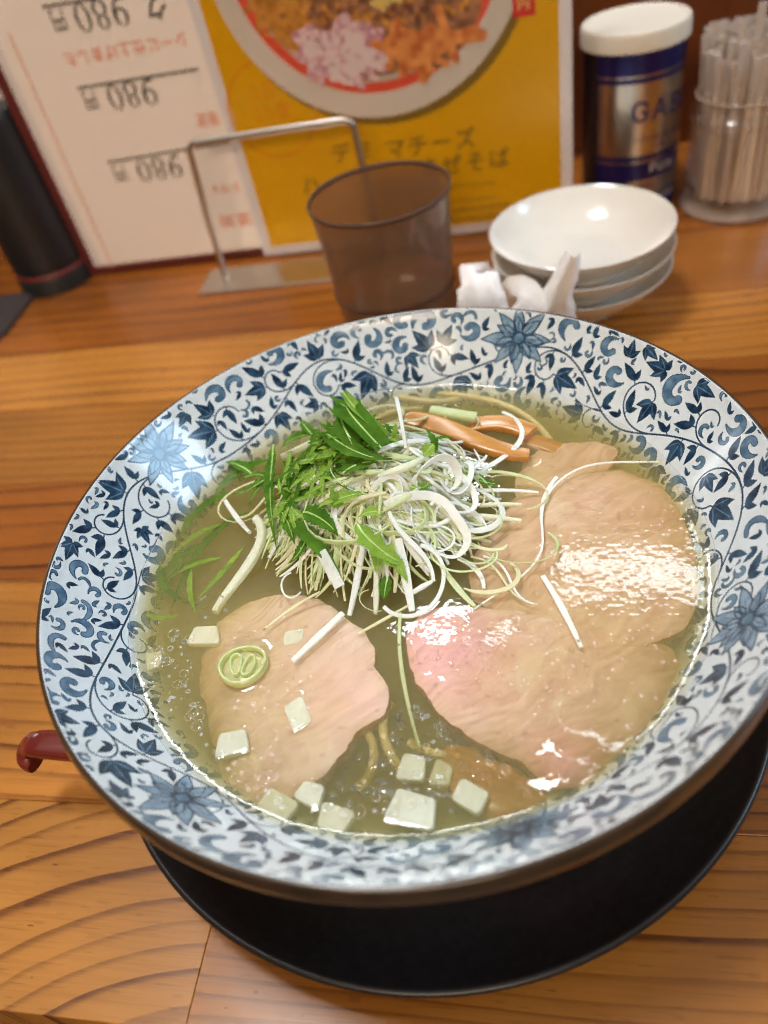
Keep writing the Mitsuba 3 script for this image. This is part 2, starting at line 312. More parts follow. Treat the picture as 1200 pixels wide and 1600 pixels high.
inner = fine([(0, .0195), (.02, .0196), (.04, .0222), (.058, .0302), (.074, .0418), (.0838, .0516), (.0912, .0614), (.0984, .0705), (.1042, .0778), (.1074, .0822)], 80)
lip = np.array([(.10845, .08395), (.10890, .08470), (.10935, .08510), (.10985, .08525), (.11030, .08510), (.11062, .08465), (.11078, .08400)])
outer = fine([(.11078, .0840), (.1113, .0815), (.1112, .0790), (.1103, .0765), (.1078, .0738), (.098, .0632), (.088, .0530), (.072, .0355), (.054, .0238), (.0425, .0185), (.0395, .0160), (.0385, .0085), (.036, .0080), (.0345, .0120), (.030, .0150), (0, .0155)], 70)
in_profile = np.vstack([inner, lip[:3]])
out_profile = np.vstack([lip[2:-1], outer])
bowl = thing('noodle_bowl', 'large white porcelain bowl with blue scrolling vines and a brown rim, full of soup', 'bowl')
put('inside', lathe(in_profile, 256), 'm_glaze', parent=bowl, smooth=True)
put('outside', lathe(out_profile, 200), 'm_brown_glaze', parent=bowl, smooth=True, label='dark brown glazed rim and outside')

# the painted vines: flat shapes laid out along the inside wall (millimetres: u round the bowl, v up the wall) and laid on the glaze
arc = np.r_[0, np.cumsum(np.linalg.norm(np.diff(in_profile, axis=0), axis=1))]
S0 = np.interp(0.0545, in_profile[:80, 1], arc[:80])
VMAX = (arc[-1] - S0) * 1000 - 0.3
RHO = 100.0; UMAX = 2 * math.pi * RHO
def on_bowl(u, v, off):
    th = u / RHO; s = S0 + v / 1000
    r, z = np.interp(s, arc, in_profile[:, 0]), np.interp(s, arc, in_profile[:, 1])
    r2, z2 = np.interp(s + 2e-4, arc, in_profile[:, 0]), np.interp(s + 2e-4, arc, in_profile[:, 1])
    r1, z1 = np.interp(s - 2e-4, arc, in_profile[:, 0]), np.interp(s - 2e-4, arc, in_profile[:, 1])
    dr_, dz_ = r2 - r1, z2 - z1; l = np.hypot(dr_, dz_) + 1e-12
    r, z = r - dz_ / l * off, z + dr_ / l * off
    return np.c_[r * np.cos(th), r * np.sin(th), z]
def wall_uv(px, py):
    d = ray(px, py); t = np.linspace(0.1, 0.5, 20001)[:, None]; p = CAM + d * t
    r = np.hypot(p[:, 0], p[:, 1]); hit = (p[:, 2] < 0.0853) & (r >= np.interp(p[:, 2], in_profile[:, 1], in_profile[:, 0]))
    q = p[np.argmax(hit)]
    return (math.atan2(q[1], q[0]) * RHO) % UMAX, (np.interp(q[2], in_profile[:, 1], arc) - S0) * 1000
def petal(L, W, tip=0.62, n=9):
    x = np.linspace(0, 1, n); y = np.sin(np.pi * x ** tip) * (1 - 0.15 * x)
    return Polygon(np.r_[np.c_[x * L, y * W / 2], np.c_[x[::-1] * L, -y[::-1] * W / 2][1:-1]]).buffer(0)
def place(g, x, y, a, s=1.0):
    return affinity.translate(affinity.rotate(affinity.scale(g, s, s, origin=(0, 0)), a, origin=(0, 0), use_radians=True), x, y)
def leaf_shape():
    k = random.random()
    ls = [petal(8.4, 4.2, .7)] + [affinity.rotate(petal(6.2, 3.2, .7), s * random.uniform(38, 52), origin=(0, 0)) for s in (1, -1)]
    if k < 0.6: ls += [affinity.rotate(petal(4.4, 2.7, .7), s * random.uniform(88, 108), origin=(0, 0)) for s in (1, -1)]
    vs = [LineString([(.6, 0), (6.6, 0)])] + [affinity.rotate(LineString([(.8, 0), (4.4, 0)]), s * 45, origin=(0, 0)) for s in (1, -1)]
    VEIN.append(unary_union([q.buffer(.17) for q in vs]))
    return unary_union(ls).buffer(0.12).buffer(-0.12)
VEIN = []
def bud_shape():
    return unary_union([petal(6.4, 2.7, .8), affinity.rotate(petal(3.6, 1.9, .8), 60, origin=(0, 0))])
def stroke(pts, w0, w1):
    p = np.array(pts); w = np.interp(np.linspace(0, 1, len(p)), [0, .35, 1], [w0, w1, w1 * 0.75])
    return unary_union([LineString(p[i:i + 2]).buffer((w[i] + w[i + 1]) / 4, quad_segs=3) for i in range(len(p) - 1)])
def curl_shape(turn=1):
    k = random.uniform(3.6, 5.0); t = np.linspace(0, 1, 15); a = k * t ** 1.25; st = np.interp(t, [0, 1], [1.05, .55])
    c = np.c_[np.cumsum(np.cos(a) * st), turn * np.cumsum(np.sin(a) * st)]
    g = stroke(c, 0.5, 2.7).union(Point(c[-1]).buffer(1.15, quad_segs=4))
    if random.random() < .6:
        b = np.c_[np.cumsum(np.cos(-a * .55) * .75) + c[3, 0], turn * np.cumsum(np.sin(-a * .55) * .6) + c[3, 1]]
        g = g.union(stroke(b, .5, 2.0))
    return g
RES = 5.0
occ = np.zeros((int(VMAX * RES) + 2, int(UMAX * RES) + 2), bool)
from PIL import Image, ImageDraw
def mask(g):
    x0, y0, x1, y1 = g.bounds
    w, h = int((x1 - x0) * RES) + 3, int((y1 - y0) * RES) + 3
    im = Image.new('1', (w, h)); d = ImageDraw.Draw(im)
    for q in getattr(g, 'geoms', [g]):
        if q.geom_type == 'Polygon': d.polygon([((x - x0) * RES + 1, (y - y0) * RES + 1) for x, y in q.exterior.coords], fill=1)
    return np.array(im), int(x0 * RES) - 1, int(y0 * RES) - 1
def free(g, mark=True, grow=0.55):
    gb = g.buffer(grow, quad_segs=2)
    if gb.is_empty or g.is_empty: return False
    m, ox, oy = mask(gb); h, w = m.shape
    ys = np.arange(oy, oy + h); xs = np.arange(ox, ox + w) % occ.shape[1]
    ok = (ys >= 0) & (ys < occ.shape[0])
    sub = occ[np.ix_(ys[ok], xs)]
    if (sub & m[ok]).any(): return False
    if mark:
        m2, ox, oy = mask(g); h, w = m2.shape
        ys = np.arange(oy, oy + h); xs = np.arange(ox, ox + w) % occ.shape[1]; ok = (ys >= 0) & (ys < occ.shape[0])
        occ[np.ix_(ys[ok], xs)] |= m2[ok]
    return True
band = shapely.box(-60, 0.2, UMAX + 60, VMAX)
dark, mid, light, lines, flowers, veins = [], [], [], [], [], []
# flowers where the photograph shows them, and between
fl = [wall_uv(232, 692), wall_uv(285, 1247), wall_uv(1168, 968), wall_uv(812, 520)]
fl += [((fl[1][0] + 88) % UMAX, 17.0), ((fl[2][0] - 84) % UMAX, 15.0)]
for (u, v) in fl:
    v = min(max(v, 14), VMAX - 10)
    rot = random.uniform(0, 6.28); pet, ol = [], []
    for ring, (n, L, W) in enumerate(((8, 11.5, 4.6), (7, 7.6, 4.0))):
        for k in range(n):
            a = rot + ring * .4 + k * 2 * np.pi / n + random.uniform(-.1, .1); s = random.uniform(.85, 1.15)
            g = place(petal(L, W, .8), u + 1.9 * math.cos(a), v + 1.9 * math.sin(a), a, s)
            pet.append(g); ol.append(g.exterior.buffer(0.24, quad_segs=2))
            ol.append(LineString([(u + 2.4 * math.cos(a), v + 2.4 * math.sin(a)), (u + (2 + L * .55 * s) * math.cos(a), v + (2 + L * .55 * s) * math.sin(a))]).buffer(.13))
    c = Point(u, v).buffer(2.3); ol.append(c.exterior.buffer(.3)); pet.append(c)
    allp = unary_union(pet).intersection(band)
    flowers.append((allp, unary_union(ol).intersection(band), c.buffer(-.2).intersection(band)))
    free(allp, True, 0)
    m, ox, oy = mask(allp); h, w = m.shape
    ys = np.arange(oy, oy + h); ok = (ys >= 0) & (ys < occ.shape[0]); occ[np.ix_(ys[ok], np.arange(ox, ox + w) % occ.shape[1])] |= m[ok]
# the main vine and its spiral branches
NV = 7
uu = np.linspace(0, UMAX, 700)
vv = 17.5 + 8.5 * np.sin(uu / UMAX * 2 * np.pi * NV) + 1.5 * np.sin(uu / UMAX * 2 * np.pi * 13 + 1)
fmask = unary_union([f[0] for f in flowers])
vine = [LineString(np.c_[uu, vv]).buffer(0.34, quad_segs=2)]
free(vine[0], True, -0.01)
seeds = []
for k in range(NV * 4):
    i = int((k + .5) / (NV * 4) * 699); t = np.array([uu[i + 1] - uu[i - 1], vv[i + 1] - vv[i - 1]]); a0 = math.atan2(t[1], t[0])
    sgn = 1 if vv[i] < 17 else -1
    if k % 2: sgn = -sgn
    n = 26; R = random.uniform(6, 9.5) if k % 2 == 0 else random.uniform(3.5, 6)
    a = a0 + sgn * np.cumsum(np.full(n, 4.7 / n) * np.linspace(.35, 1.65, n)); st = R * 4.2 / n
    c = np.c_[uu[i] + np.cumsum(np.cos(a)) * st, vv[i] + np.cumsum(np.sin(a)) * st]
    g = LineString(c).buffer(0.30, quad_segs=2)
    vine.append(g)
    for q in (5, 9, 13, 17, 21, 25): seeds.append((c[q], a[q]))
for i in range(6, 694, 7): seeds.append((np.array([uu[i], vv[i]]), math.atan2(vv[i + 1] - vv[i], uu[i + 1] - uu[i])))
vine = unary_union(vine).difference(fmask.buffer(0.2)).intersection(band)
for g in getattr(vine, 'geoms', [vine]): free(g, True, -0.01)
mv = np.zeros_like(occ)
im = Image.new('1', (occ.shape[1], occ.shape[0])); d_ = ImageDraw.Draw(im)
for g in getattr(vine, 'geoms', [vine]):
    d_.polygon([(x * RES, y * RES) for x, y in g.exterior.coords], fill=1)
    for hh in g.interiors: d_.polygon([(x * RES, y * RES) for x, y in hh.coords], fill=0)
occ |= np.array(im)
lines.append(vine)
random.shuffle(seeds)
def inside(g): return g.bounds[1] > -1.5 and g.bounds[3] < VMAX + 1.5
for (p, a) in seeds:                                   # leaves on short stems along the vine
    for tryk in range(8):
        side = random.choice((-1, 1)); b = a + side * random.uniform(.6, 1.5); s = random.uniform(.95, 1.4); st = 1.3; VEIN.clear()
        a_ = b + random.uniform(-.3, .3); g = place(leaf_shape() if random.random() < .7 else bud_shape(), p[0] + st * math.cos(b), p[1] + st * math.sin(b), a_, s)
        if inside(g) and free(g, True, .18):
            dark.append(g.intersection(band)); pa = (p[0] + st * math.cos(b), p[1] + st * math.sin(b), a_, s)
            veins += [place(q, *pa) for q in VEIN]; lines.append(LineString([p, p + 1.8 * np.array([math.cos(b), math.sin(b)])]).buffer(.24).intersection(band)); break
for (n, fn, s0, s1, dst) in ((5200, lambda: curl_shape(random.choice((-1, 1))), 1.0, 1.55, mid), (3500, leaf_shape, .75, 1.25, dark), (2200, lambda: curl_shape(random.choice((-1, 1))), .6, .95, mid), (2600, bud_shape, .55, 1.0, dark), (3000, lambda: curl_shape(1), .35, .6, mid), (2600, bud_shape, .35, .6, mid)):
    for _ in range(n):
        VEIN.clear(); pa = (random.uniform(0, UMAX), random.uniform(-1, VMAX + 1), random.uniform(0, 6.28), random.uniform(s0, s1)); g = place(fn(), *pa)
        if inside(g) and free(g, True, .13): dst.append(g.intersection(band)); veins += [place(q, *pa) for q in VEIN]
def paint(name, geoms, m, off, size=1.5):
    ms = tri2d(unary_union(geoms) if name == 'vine' else MultiPolygon([q for g in geoms for q in getattr(g, 'geoms', [g]) if q.geom_type == 'Polygon' and q.area > .01]), size)
    v = np.asarray(ms.vertices); f = np.asarray(ms.faces)
    P = on_bowl(v[:, 0], v[:, 1], off)
    return put(name, trimesh.Trimesh(P, f[:, ::-1], process=False), m, parent=bowl, smooth=True, kind='stuff')
def rim_of(gs, w): return [g.difference(g.buffer(-w, quad_segs=2)) for g in gs if not g.is_empty]
def vein(g):
    c = g.centroid; x0, y0, x1, y1 = g.bounds
    q = affinity.scale(g.buffer(-.55, quad_segs=2), .72, .72)
    return q
paint('vine', lines, 'm_ink_line', 5e-5)
paint('painted_leaf', dark, 'm_ink_dark', 4e-5)
paint('painted_curl', mid, 'm_ink_mid', 4e-5)
paint('curl_outline', rim_of(mid, .26), 'm_ink_line', 9e-5)
paint('leaf_vein', [q.intersection(band) for q in veins], 'm_ink_mid', 9e-5)
for (a, o, c) in flowers:
    paint('flower', [a], 'm_ink_light', 5e-5)
    paint('flower_outline', [o], 'm_ink_line', 1.1e-4)
    paint('flower_heart', [c], 'm_ink_mid', 9e-5)
    labels.pop(None, None)

# spoon: a lacquered soup spoon lying on the saucer, only the hooked end of its handle showing
sp = spline([(-.1318, -.0525, .0268), (-.1300, -.0527, .0290), (-.122, -.0528, .0298), (-.105, -.0530, .0280), (-.075, -.0545, .0245), (-.040, -.0570, .0200), (-.010, -.0590, .0150), (.012, -.0600, .0130)], 50)
ws = np.interp(np.linspace(0, 1, 50), [0, .05, .15, .5, .8, 1], [.0075, .0098, .0100, .0090, .0105, .0140]); hs = np.interp(np.linspace(0, 1, 50), [0, .04, .2, .8, 1], [.0040, .0060, .0062, .0050, .0050])
spoon = thing('spoon', 'maroon lacquered spoon with its hooked handle end sticking out left of the bowl', 'spoon')
hook = sweep(spline([(-.1290, -.0526, .0288), (-.1322, -.0531, .0268), (-.1326, -.0546, .0240), (-.1296, -.0560, .0232)], 16), np.linspace(.0096, .0075, 16), np.linspace(.0060, .0042, 16), sides=16, power=.8)
put('handle', sweep(sp, ws, hs, sides=20, power=.75), 'm_spoon', parent=spoon, smooth=60)
put('handle_hook', hook, 'm_spoon', parent=spoon, smooth=60)
bs = []
for z0, s in ((0.0, 1.0), (0.0012, .93)):
    m = trimesh.creation.uv_sphere(1.0, count=[24, 36]); v = m.vertices
    v = v[:]; m.update_faces((m.triangles_center[:, 2] < 0.02)); m.remove_unreferenced_vertices()
    mv_ = m.vertices * np.array([.026, .019, .0105]) * s + [.036, -.0625, .0205 + z0]; bs.append(trimesh.Trimesh(mv_, m.faces, process=False))
put('spoon_bowl', cat_mesh(bs), 'm_spoon', parent=spoon, smooth=60)

# ------------------------------------------------------------------ what is in the soup
piercing = []            # footprints that break the surface: the soup climbs a little on them
def foot(poly, h=0.0005, w=0.0013): piercing.append((poly, h, w))
def px_poly(pts, z): return np.array([at(u, v, z)[:2] for u, v in pts])
def slab(pts, z, thick, tilt=(0, 0), ref=None, seed=0, amp=0.0007, size=0.0022, round_=0.0006, rough_edge=0.0011, droop=None):
    """An irregular slice: outline pts (world x, y), top near z, tilted about ref."""
    c = spline(np.vstack([pts, pts[:1]]), 140, closed=True)[:-1]
    a = np.random.default_rng(seed)
    nrm = np.gradient(c, axis=0); nrm = np.c_[nrm[:, 1], -nrm[:, 0]]; nrm /= np.linalg.norm(nrm, axis=1, keepdims=True)
    c = c + nrm * ((meshkit.fbm(np.c_[c * 260, np.full(len(c), seed)], 3) - .5) * 2 * rough_edge)[:, None]
    poly = Polygon(c).buffer(0)
    x0, y0, x1, y1 = poly.bounds
    gx, gy = np.meshgrid(np.arange(x0, x1, size), np.arange(y0, y1, size)); g = np.c_[gx.ravel(), gy.ravel()] + a.uniform(-.25, .25, (gx.size, 2)) * size
    inn = poly.buffer(-size * .6); g = g[shapely.contains_xy(inn, g[:, 0], g[:, 1])]
    ring = np.array(poly.exterior.coords)[:-1]
    from scipy.spatial import Delaunay
    P = np.vstack([ring, g]); tri = Delaunay(P).simplices
    ce = P[tri].mean(1); tri = tri[shapely.contains_xy(poly, ce[:, 0], ce[:, 1])]
    e = P[tri]; flip = (e[:, 1, 0] - e[:, 0, 0]) * (e[:, 2, 1] - e[:, 0, 1]) < (e[:, 1, 1] - e[:, 0, 1]) * (e[:, 2, 0] - e[:, 0, 0]); tri[flip] = tri[flip][:, ::-1]
    d = shapely.distance(poly.exterior, shapely.points(P))
    ref = ref if ref is not None else P.mean(0)
    h = z + (P - ref) @ np.array(tilt) + (meshkit.fbm(np.c_[P * 130, np.full(len(P), seed + 3.)], 4) - .5) * 2 * amp - round_ * np.exp(-d / (round_ * .7))
    if droop is not None:
        dv = np.array(droop[:2]) / np.hypot(*droop[:2]); u_ = (P - P.mean(0)) @ dv; u_ = np.clip(u_ / np.abs(u_).max() + .25, 0, 1)
        h = h - droop[2] * u_ * np.exp(-d / .0055)
    b = h - thick + 1.2 * round_ * np.exp(-d / round_)
    n = len(P); k = len(ring); i = np.arange(k); j = (i + 1) % k
    side = np.vstack([np.c_[i, i + n, j], np.c_[j, i + n, j + n]])
    return trimesh.Trimesh(np.vstack([np.c_[P, h], np.c_[P, b]]), np.vstack([tri, tri[:, ::-1] + n, side]), process=False), poly
def pork(m, mat, label, nside):
    root = thing('pork_slice', label, 'pork slice')
    f = np.asarray(m.faces); s_ = f[-nside:]
    put('meat', trimesh.Trimesh(m.vertices, f[:-nside], process=False), mat, parent=root, smooth=50)
    put('rind', trimesh.Trimesh(m.vertices, s_, process=False), 'm_rind', parent=root, smooth=50)
def sides(poly): return 2 * (len(poly.exterior.coords) - 1)
A = [(303, 1012), (325, 962), (395, 925), (475, 925), (548, 965), (580, 1000), (588, 1045), (608, 1088), (600, 1112), (560, 1132), (538, 1168), (500, 1205), (432, 1243), (382, 1246), (345, 1215), (326, 1160), (308, 1090)]
m, pq = slab(px_poly(A, ZS), ZS - .0016, .0048, tilt=(.045, .012), ref=at(520, 1060, ZS)[:2], droop=(-1, -.5, .0030), seed=1, amp=.0006)
pork(m, 'm_meat_pale', 'pale pork slice at the left of the soup, scallion ring lying on it', sides(pq))
B = [(637, 985), (662, 957), (745, 945), (830, 950), (905, 965), (985, 975), (1050, 992), (1064, 1050), (1040, 1118), (985, 1168), (935, 1196), (895, 1226), (850, 1216), (825, 1194), (760, 1158), (700, 1122), (662, 1082), (640, 1040)]
m, pq = slab(px_poly(B, ZS), ZS - .0012, .0050, tilt=(-.042, .016), ref=at(720, 1040, ZS)[:2], droop=(1, -.6, .0028), seed=5, amp=.0008)
hv = m.vertices.copy(); c0 = at(700, 1015, ZS)[:2]; c1 = at(890, 1205, ZS)[:2]; n2 = len(hv) // 2
d0 = np.linalg.norm((hv[:, :2] - c0) / [.0135, .0105], axis=1); d1 = np.linalg.norm((hv[:, :2] - c1) / [.0105, .0075], axis=1)
hv[:, 2] += .0022 * np.exp(-d0 ** 2) + .0034 * np.exp(-d1 ** 2); m.vertices = hv
pork(m, 'm_meat_pink', 'large pork slice with a pink corner rising wet out of the soup', sides(pq))
C_ = [(742, 930), (800, 772), (850, 722), (950, 716), (1038, 742), (1084, 800), (1094, 880), (1082, 955), (960, 998), (830, 972)]
m, pq = slab(px_poly(C_, ZS), ZS - .0022, .0048, tilt=(-.008, .03), droop=(.5, 1, .0034), seed=9, amp=.0006)
pork(m, 'm_meat', 'sunken pork slice at the right under the bright lamp reflection', sides(pq))
D_ = [(812, 722), (845, 694), (905, 682), (962, 692), (948, 722), (880, 762), (815, 772)]
m, pq = slab(px_poly(D_, ZS), ZS - .0028, .0045, tilt=(.0, .05), seed=12, amp=.0006)
pork(m, 'm_meat', 'small edge of a pork slice at the back, right of the bamboo shoots', sides(pq))
E_ = [(690, 1150), (760, 1165), (830, 1205), (860, 1240), (790, 1262), (720, 1235), (690, 1195)]
m, _ = slab(px_poly(E_, ZS), ZS - .0055, .0050, tilt=(.0, .02), seed=15, amp=.0006)
put('morsel', m, 'm_menma', smooth=50, label='brownish morsel deep in the soup below the large pork slice', cat='morsel')

# onion dice
def dice(u, v, w, l, ang, dz, label, h=.0024, seed=0):
    dz -= .0015; w *= .86; l *= .88
    a = np.random.default_rng(seed + int(u)); p = at(u, v, ZS)
    pts = np.array([(-w, -l), (w, -l), (w, l), (-w, l)]) / 2 * (1 + a.uniform(-.34, .22, (4, 2)))
    c, s = math.cos(ang), math.sin(ang); pts = pts @ np.array([[c, s], [-s, c]]) + p[:2]
    poly = Polygon(pts).buffer(-.0011).buffer(.0011, quad_segs=4)
    q = np.array(poly.exterior.coords)[:-1]; ctr = q.mean(0); bow = .0009
    lev = [(.90, -h), (1., -h * .8), (1.02, -h * .3), (1., -.0003), (.97, .0)]
    k = len(q); V = []
    for s_, z_ in lev: V.append(np.c_[ctr + (q - ctr) * s_, np.full(k, z_)])
    V.append(np.array([[*ctr, .00006], [*ctr, -h]])); V = np.vstack(V)
    tl = a.uniform(-.04, .04, 2); V[:, 2] += ZS + dz + (V[:, :2] - ctr) @ tl
    f = []
    i = np.arange(k); j = (i + 1) % k
    for r in range(len(lev) - 1): f += [np.c_[i + r * k, j + r * k, j + (r + 1) * k], np.c_[i + r * k, j + (r + 1) * k, i + (r + 1) * k]]
    t = len(lev) - 1; f += [np.c_[i + t * k, j + t * k, i * 0 + len(lev) * k], np.c_[j, i, i * 0 + len(lev) * k + 1]]
    put('onion_piece', trimesh.Trimesh(V, np.vstack(f), process=False), 'm_onion', smooth=40, label=label, cat='onion piece', group='diced onion in the soup')
    if dz > -.0019: foot(poly, max(dz + .0016, .0003), .0012)
dice(316, 988, .0110, .0078, .1, -.0006, 'white onion square left of the scallion ring, beside the pale stem')
dice(460, 1112, .0080, .0105, .5, .0003, 'onion piece shining on the left pork slice, right of its centre')
dice(360, 1155, .0098, .0082, .25, .0003, 'onion square on the lower left of the left pork slice')
dice(482, 1236, .0088, .0066, -.3, .0001, 'small bright onion piece floating near the bottom left of the soup')
dice(428, 1250, .0105, .0085, -.5, -.0016, 'dim sunken onion piece by the front wall, left of the small bright one')
dice(520, 1272, .0105, .0085, -.25, -.0006, 'onion square at the very front of the soup, left of centre')
dice(640, 1194, .0082, .0084, -.15, -.0008, 'onion square right under the long pale strand, left of a second one')
dice(686, 1196, .0070, .0088, -.2, -.0030, 'sunken yellowish onion square below the large pork slice')
dice(732, 1240, .0085, .0082, -.5, -.0006, 'onion piece at the front right, beside the brownish morsel')
dice(640, 1262, .0140, .0098, -.25, .0002, 'widest glistening onion piece at the front of the soup, centre')
dice(232, 1022, .0070, .0085, .2, -.0020, 'dim sunken onion piece at the left wall beside the bubbles')
dice(455, 988, .0085, .0055, .3, -.0004, 'small yellowish onion chip above the scallion ring')
dice(1010, 985, .0090, .0070, .3, -.0060, 'hardly visible onion piece sunk under the right pork')

# scallion ring lying on the left pork slice
def annulus(cx, cy, z, rx, ry, w, h, ang, n=56, wob=.03, ph=0):
    t = np.linspace(0, 2 * np.pi, n, endpoint=False); k = 1 + wob * np.sin(3 * t + ph)
    p = np.c_[rx * k * np.cos(t), ry * k * np.sin(t)]; c, s = math.cos(ang), math.sin(ang); p = p @ np.array([[c, s], [-s, c]]) + [cx, cy]
    p = np.vstack([p, p[:1]]); P = np.c_[p, np.full(len(p), z)]
    return sweep(P, w, h, sides=12, power=.75)
rc = at(378, 1037, ZS + .0006)
ringt = thing('scallion_ring', 'pale green scallion ring with two ovals inside, lying on the left pork slice', 'scallion ring')
put('outer_skin', annulus(*rc[:2], ZS - .0006, .0070, .0062, .0010, .0030, .2), 'm_ring_green', parent=ringt, smooth=60)
put('layer', annulus(rc[0] - .0021, rc[1] + .0002, ZS - .0006, .0017, .0037, .0009, .0026, .25, wob=.06), 'm_ring_green', parent=ringt, smooth=60)
put('layer', annulus(rc[0] + .0021, rc[1] - .0003, ZS - .0006, .0016, .0034, .0009, .0026, -.15, wob=.07, ph=2), 'm_ring_green', parent=ringt, smooth=60)
t = np.linspace(0, 2 * np.pi, 40, endpoint=False)
put('flesh', slab(np.c_[rc[0] + .0065 * np.cos(t), rc[1] + .0058 * np.sin(t)], ZS - .0008, .0015, seed=3, amp=.0003)[0], 'm_ring_pale', parent=ringt, smooth=60)
foot(Point(rc[0], rc[1]).buffer(.0074), .0012)

# bamboo shoots
def px_path(pts, n=24): return spline([at(u, v, ZS + z) for u, v, z in pts], n)
mm = px_path([(634, 656, .0040), (690, 668, .0030), (745, 690, .0022), (826, 712, -.0004)], 30)
put('bamboo_shoot', sweep(mm, np.interp(np.linspace(0, 1, 30), [0, .03, .2, .9, 1], [.0040, .0072, .0082, .0076, .0060]), .0036, twist=np.linspace(.25, -.25, 30), sides=14, power=.5), 'm_menma', smooth=45, label='brown bamboo shoot strip sticking out of the soup behind the scallions', cat='bamboo shoot')
foot(LineString(mm[:, :2]).buffer(.0036), .0006)
mm = px_path([(735, 668, -.0012), (780, 662, .0002), (830, 678, -.0005)], 20)
put('bamboo_shoot', sweep(mm, .0075, .0035, sides=14, power=.5), 'm_menma', smooth=45, label='sunken bamboo shoot strip just behind the first one', cat='bamboo shoot')
mm = px_path([(815, 690, -.0035), (842, 694, -.0032), (872, 706, -.0040)], 16)
put('bamboo_shoot', sweep(mm, .0070, .0035, sides=14, power=.5), 'm_menma', smooth=45, label='end of a third bamboo shoot right of the others, under the surface', cat='bamboo shoot')
mm = px_path([(674, 641, .0045), (700, 645, .0045), (744, 652, .0035)], 16)
put('scallion_piece', sweep(mm, .0042, .0030, sides=14, power=.8), 'm_shred_green', smooth=50, label='pale green scallion piece lying on the brown bamboo shoot', cat='scallion piece')

# noodles under the surface
for k, (pts, lab) in enumerate([
    ([(530, 1130, -.007), (570, 1140, -.006), (585, 1180, -.007), (560, 1230, -.010)], 'yellow noodle sunk between the two front pork slices, left one'),
    ([(610, 1100, -.006), (600, 1150, -.005), (625, 1200, -.007), (700, 1230, -.009)], 'yellow noodle sunk under the long pale strand'),
    ([(560, 640, -.004), (600, 622, -.003), (650, 625, -.003), (720, 622, -.004)], 'pale noodle at the back wall behind the bamboo shoot'),
    ([(640, 605, -.004), (700, 616, -.003), (760, 625, -.003), (820, 650, -.003), (860, 690, -.004)], 'pale noodle curving along the back wall of the bowl'),
    ([(560, 690, -.005), (600, 650, -.004), (660, 640, -.005)], 'pale noodle crossing behind the raised leaves'),
    ([(640, 1160, -.008), (690, 1180, -.007), (760, 1170, -.009)], 'yellow noodle disappearing under the large pork slice')]):
    put('noodle', sweep(px_path(pts, 30), .0026, .0024, sides=10, power=.9), 'm_noodle', smooth=60, label=lab, cat='noodle')

# ------------------------------------------------------------------ the heap of shredded scallion and greens
MC = np.array([-0.0140, 0.0215]); MH, MA, MB = 0.0235, 0.0330, 0.0300
def dome(x, y):
    q = ((x - MC[0]) / MA) ** 2 + ((y - MC[1]) / MB) ** 2
    lump = 0.0035 * (meshkit.fbm(np.stack([np.asarray(x) * 90, np.asarray(y) * 90, np.asarray(x) * 0 + 3.0], -1), 2) - .5)
    return ZS + (MH + lump * 1.6) * np.exp(-q ** 1.35 * 0.95) - 0.0006
def on_heap(u, v, lift=0.0):
    d = ray(u, v); t = np.arange(0.16, 0.40, 0.0004)[:, None]; p = CAM + d * t
    below = p[:, 2] < np.maximum(dome(p[:, 0], p[:, 1]), ZS) + lift
    return p[np.argmax(below)]
def heap_path(pts, n=26):
    return spline([on_heap(p[0], p[1], p[2] if len(p) > 2 else .001) for p in pts], n)
def outward(p):
    e = 1e-3; gx = (dome(p[:, 0] + e, p[:, 1]) - dome(p[:, 0] - e, p[:, 1])) / (2 * e); gy = (dome(p[:, 0], p[:, 1] + e) - dome(p[:, 0], p[:, 1] - e)) / (2 * e)
    n = np.c_[-gx, -gy, np.ones(len(p))]; return n / np.linalg.norm(n, axis=1, keepdims=True)
def bend(pts, w, th, m, label=None, name='scallion_shred', cat='scallion shred', group=None, twist=0.0, n=26, taper=(1, 1), sides=8, power=.6, up=None):
    p = heap_path(pts, n); wid = w * np.interp(np.linspace(0, 1, n), [0, .5, 1], [taper[0], 1, taper[1]])
    mesh = sweep(p, wid, th, up=outward(p) if up is None else up, twist=twist, sides=sides, power=power)
    return put(name, mesh, m, smooth=50, label=label, cat=cat, group=group)
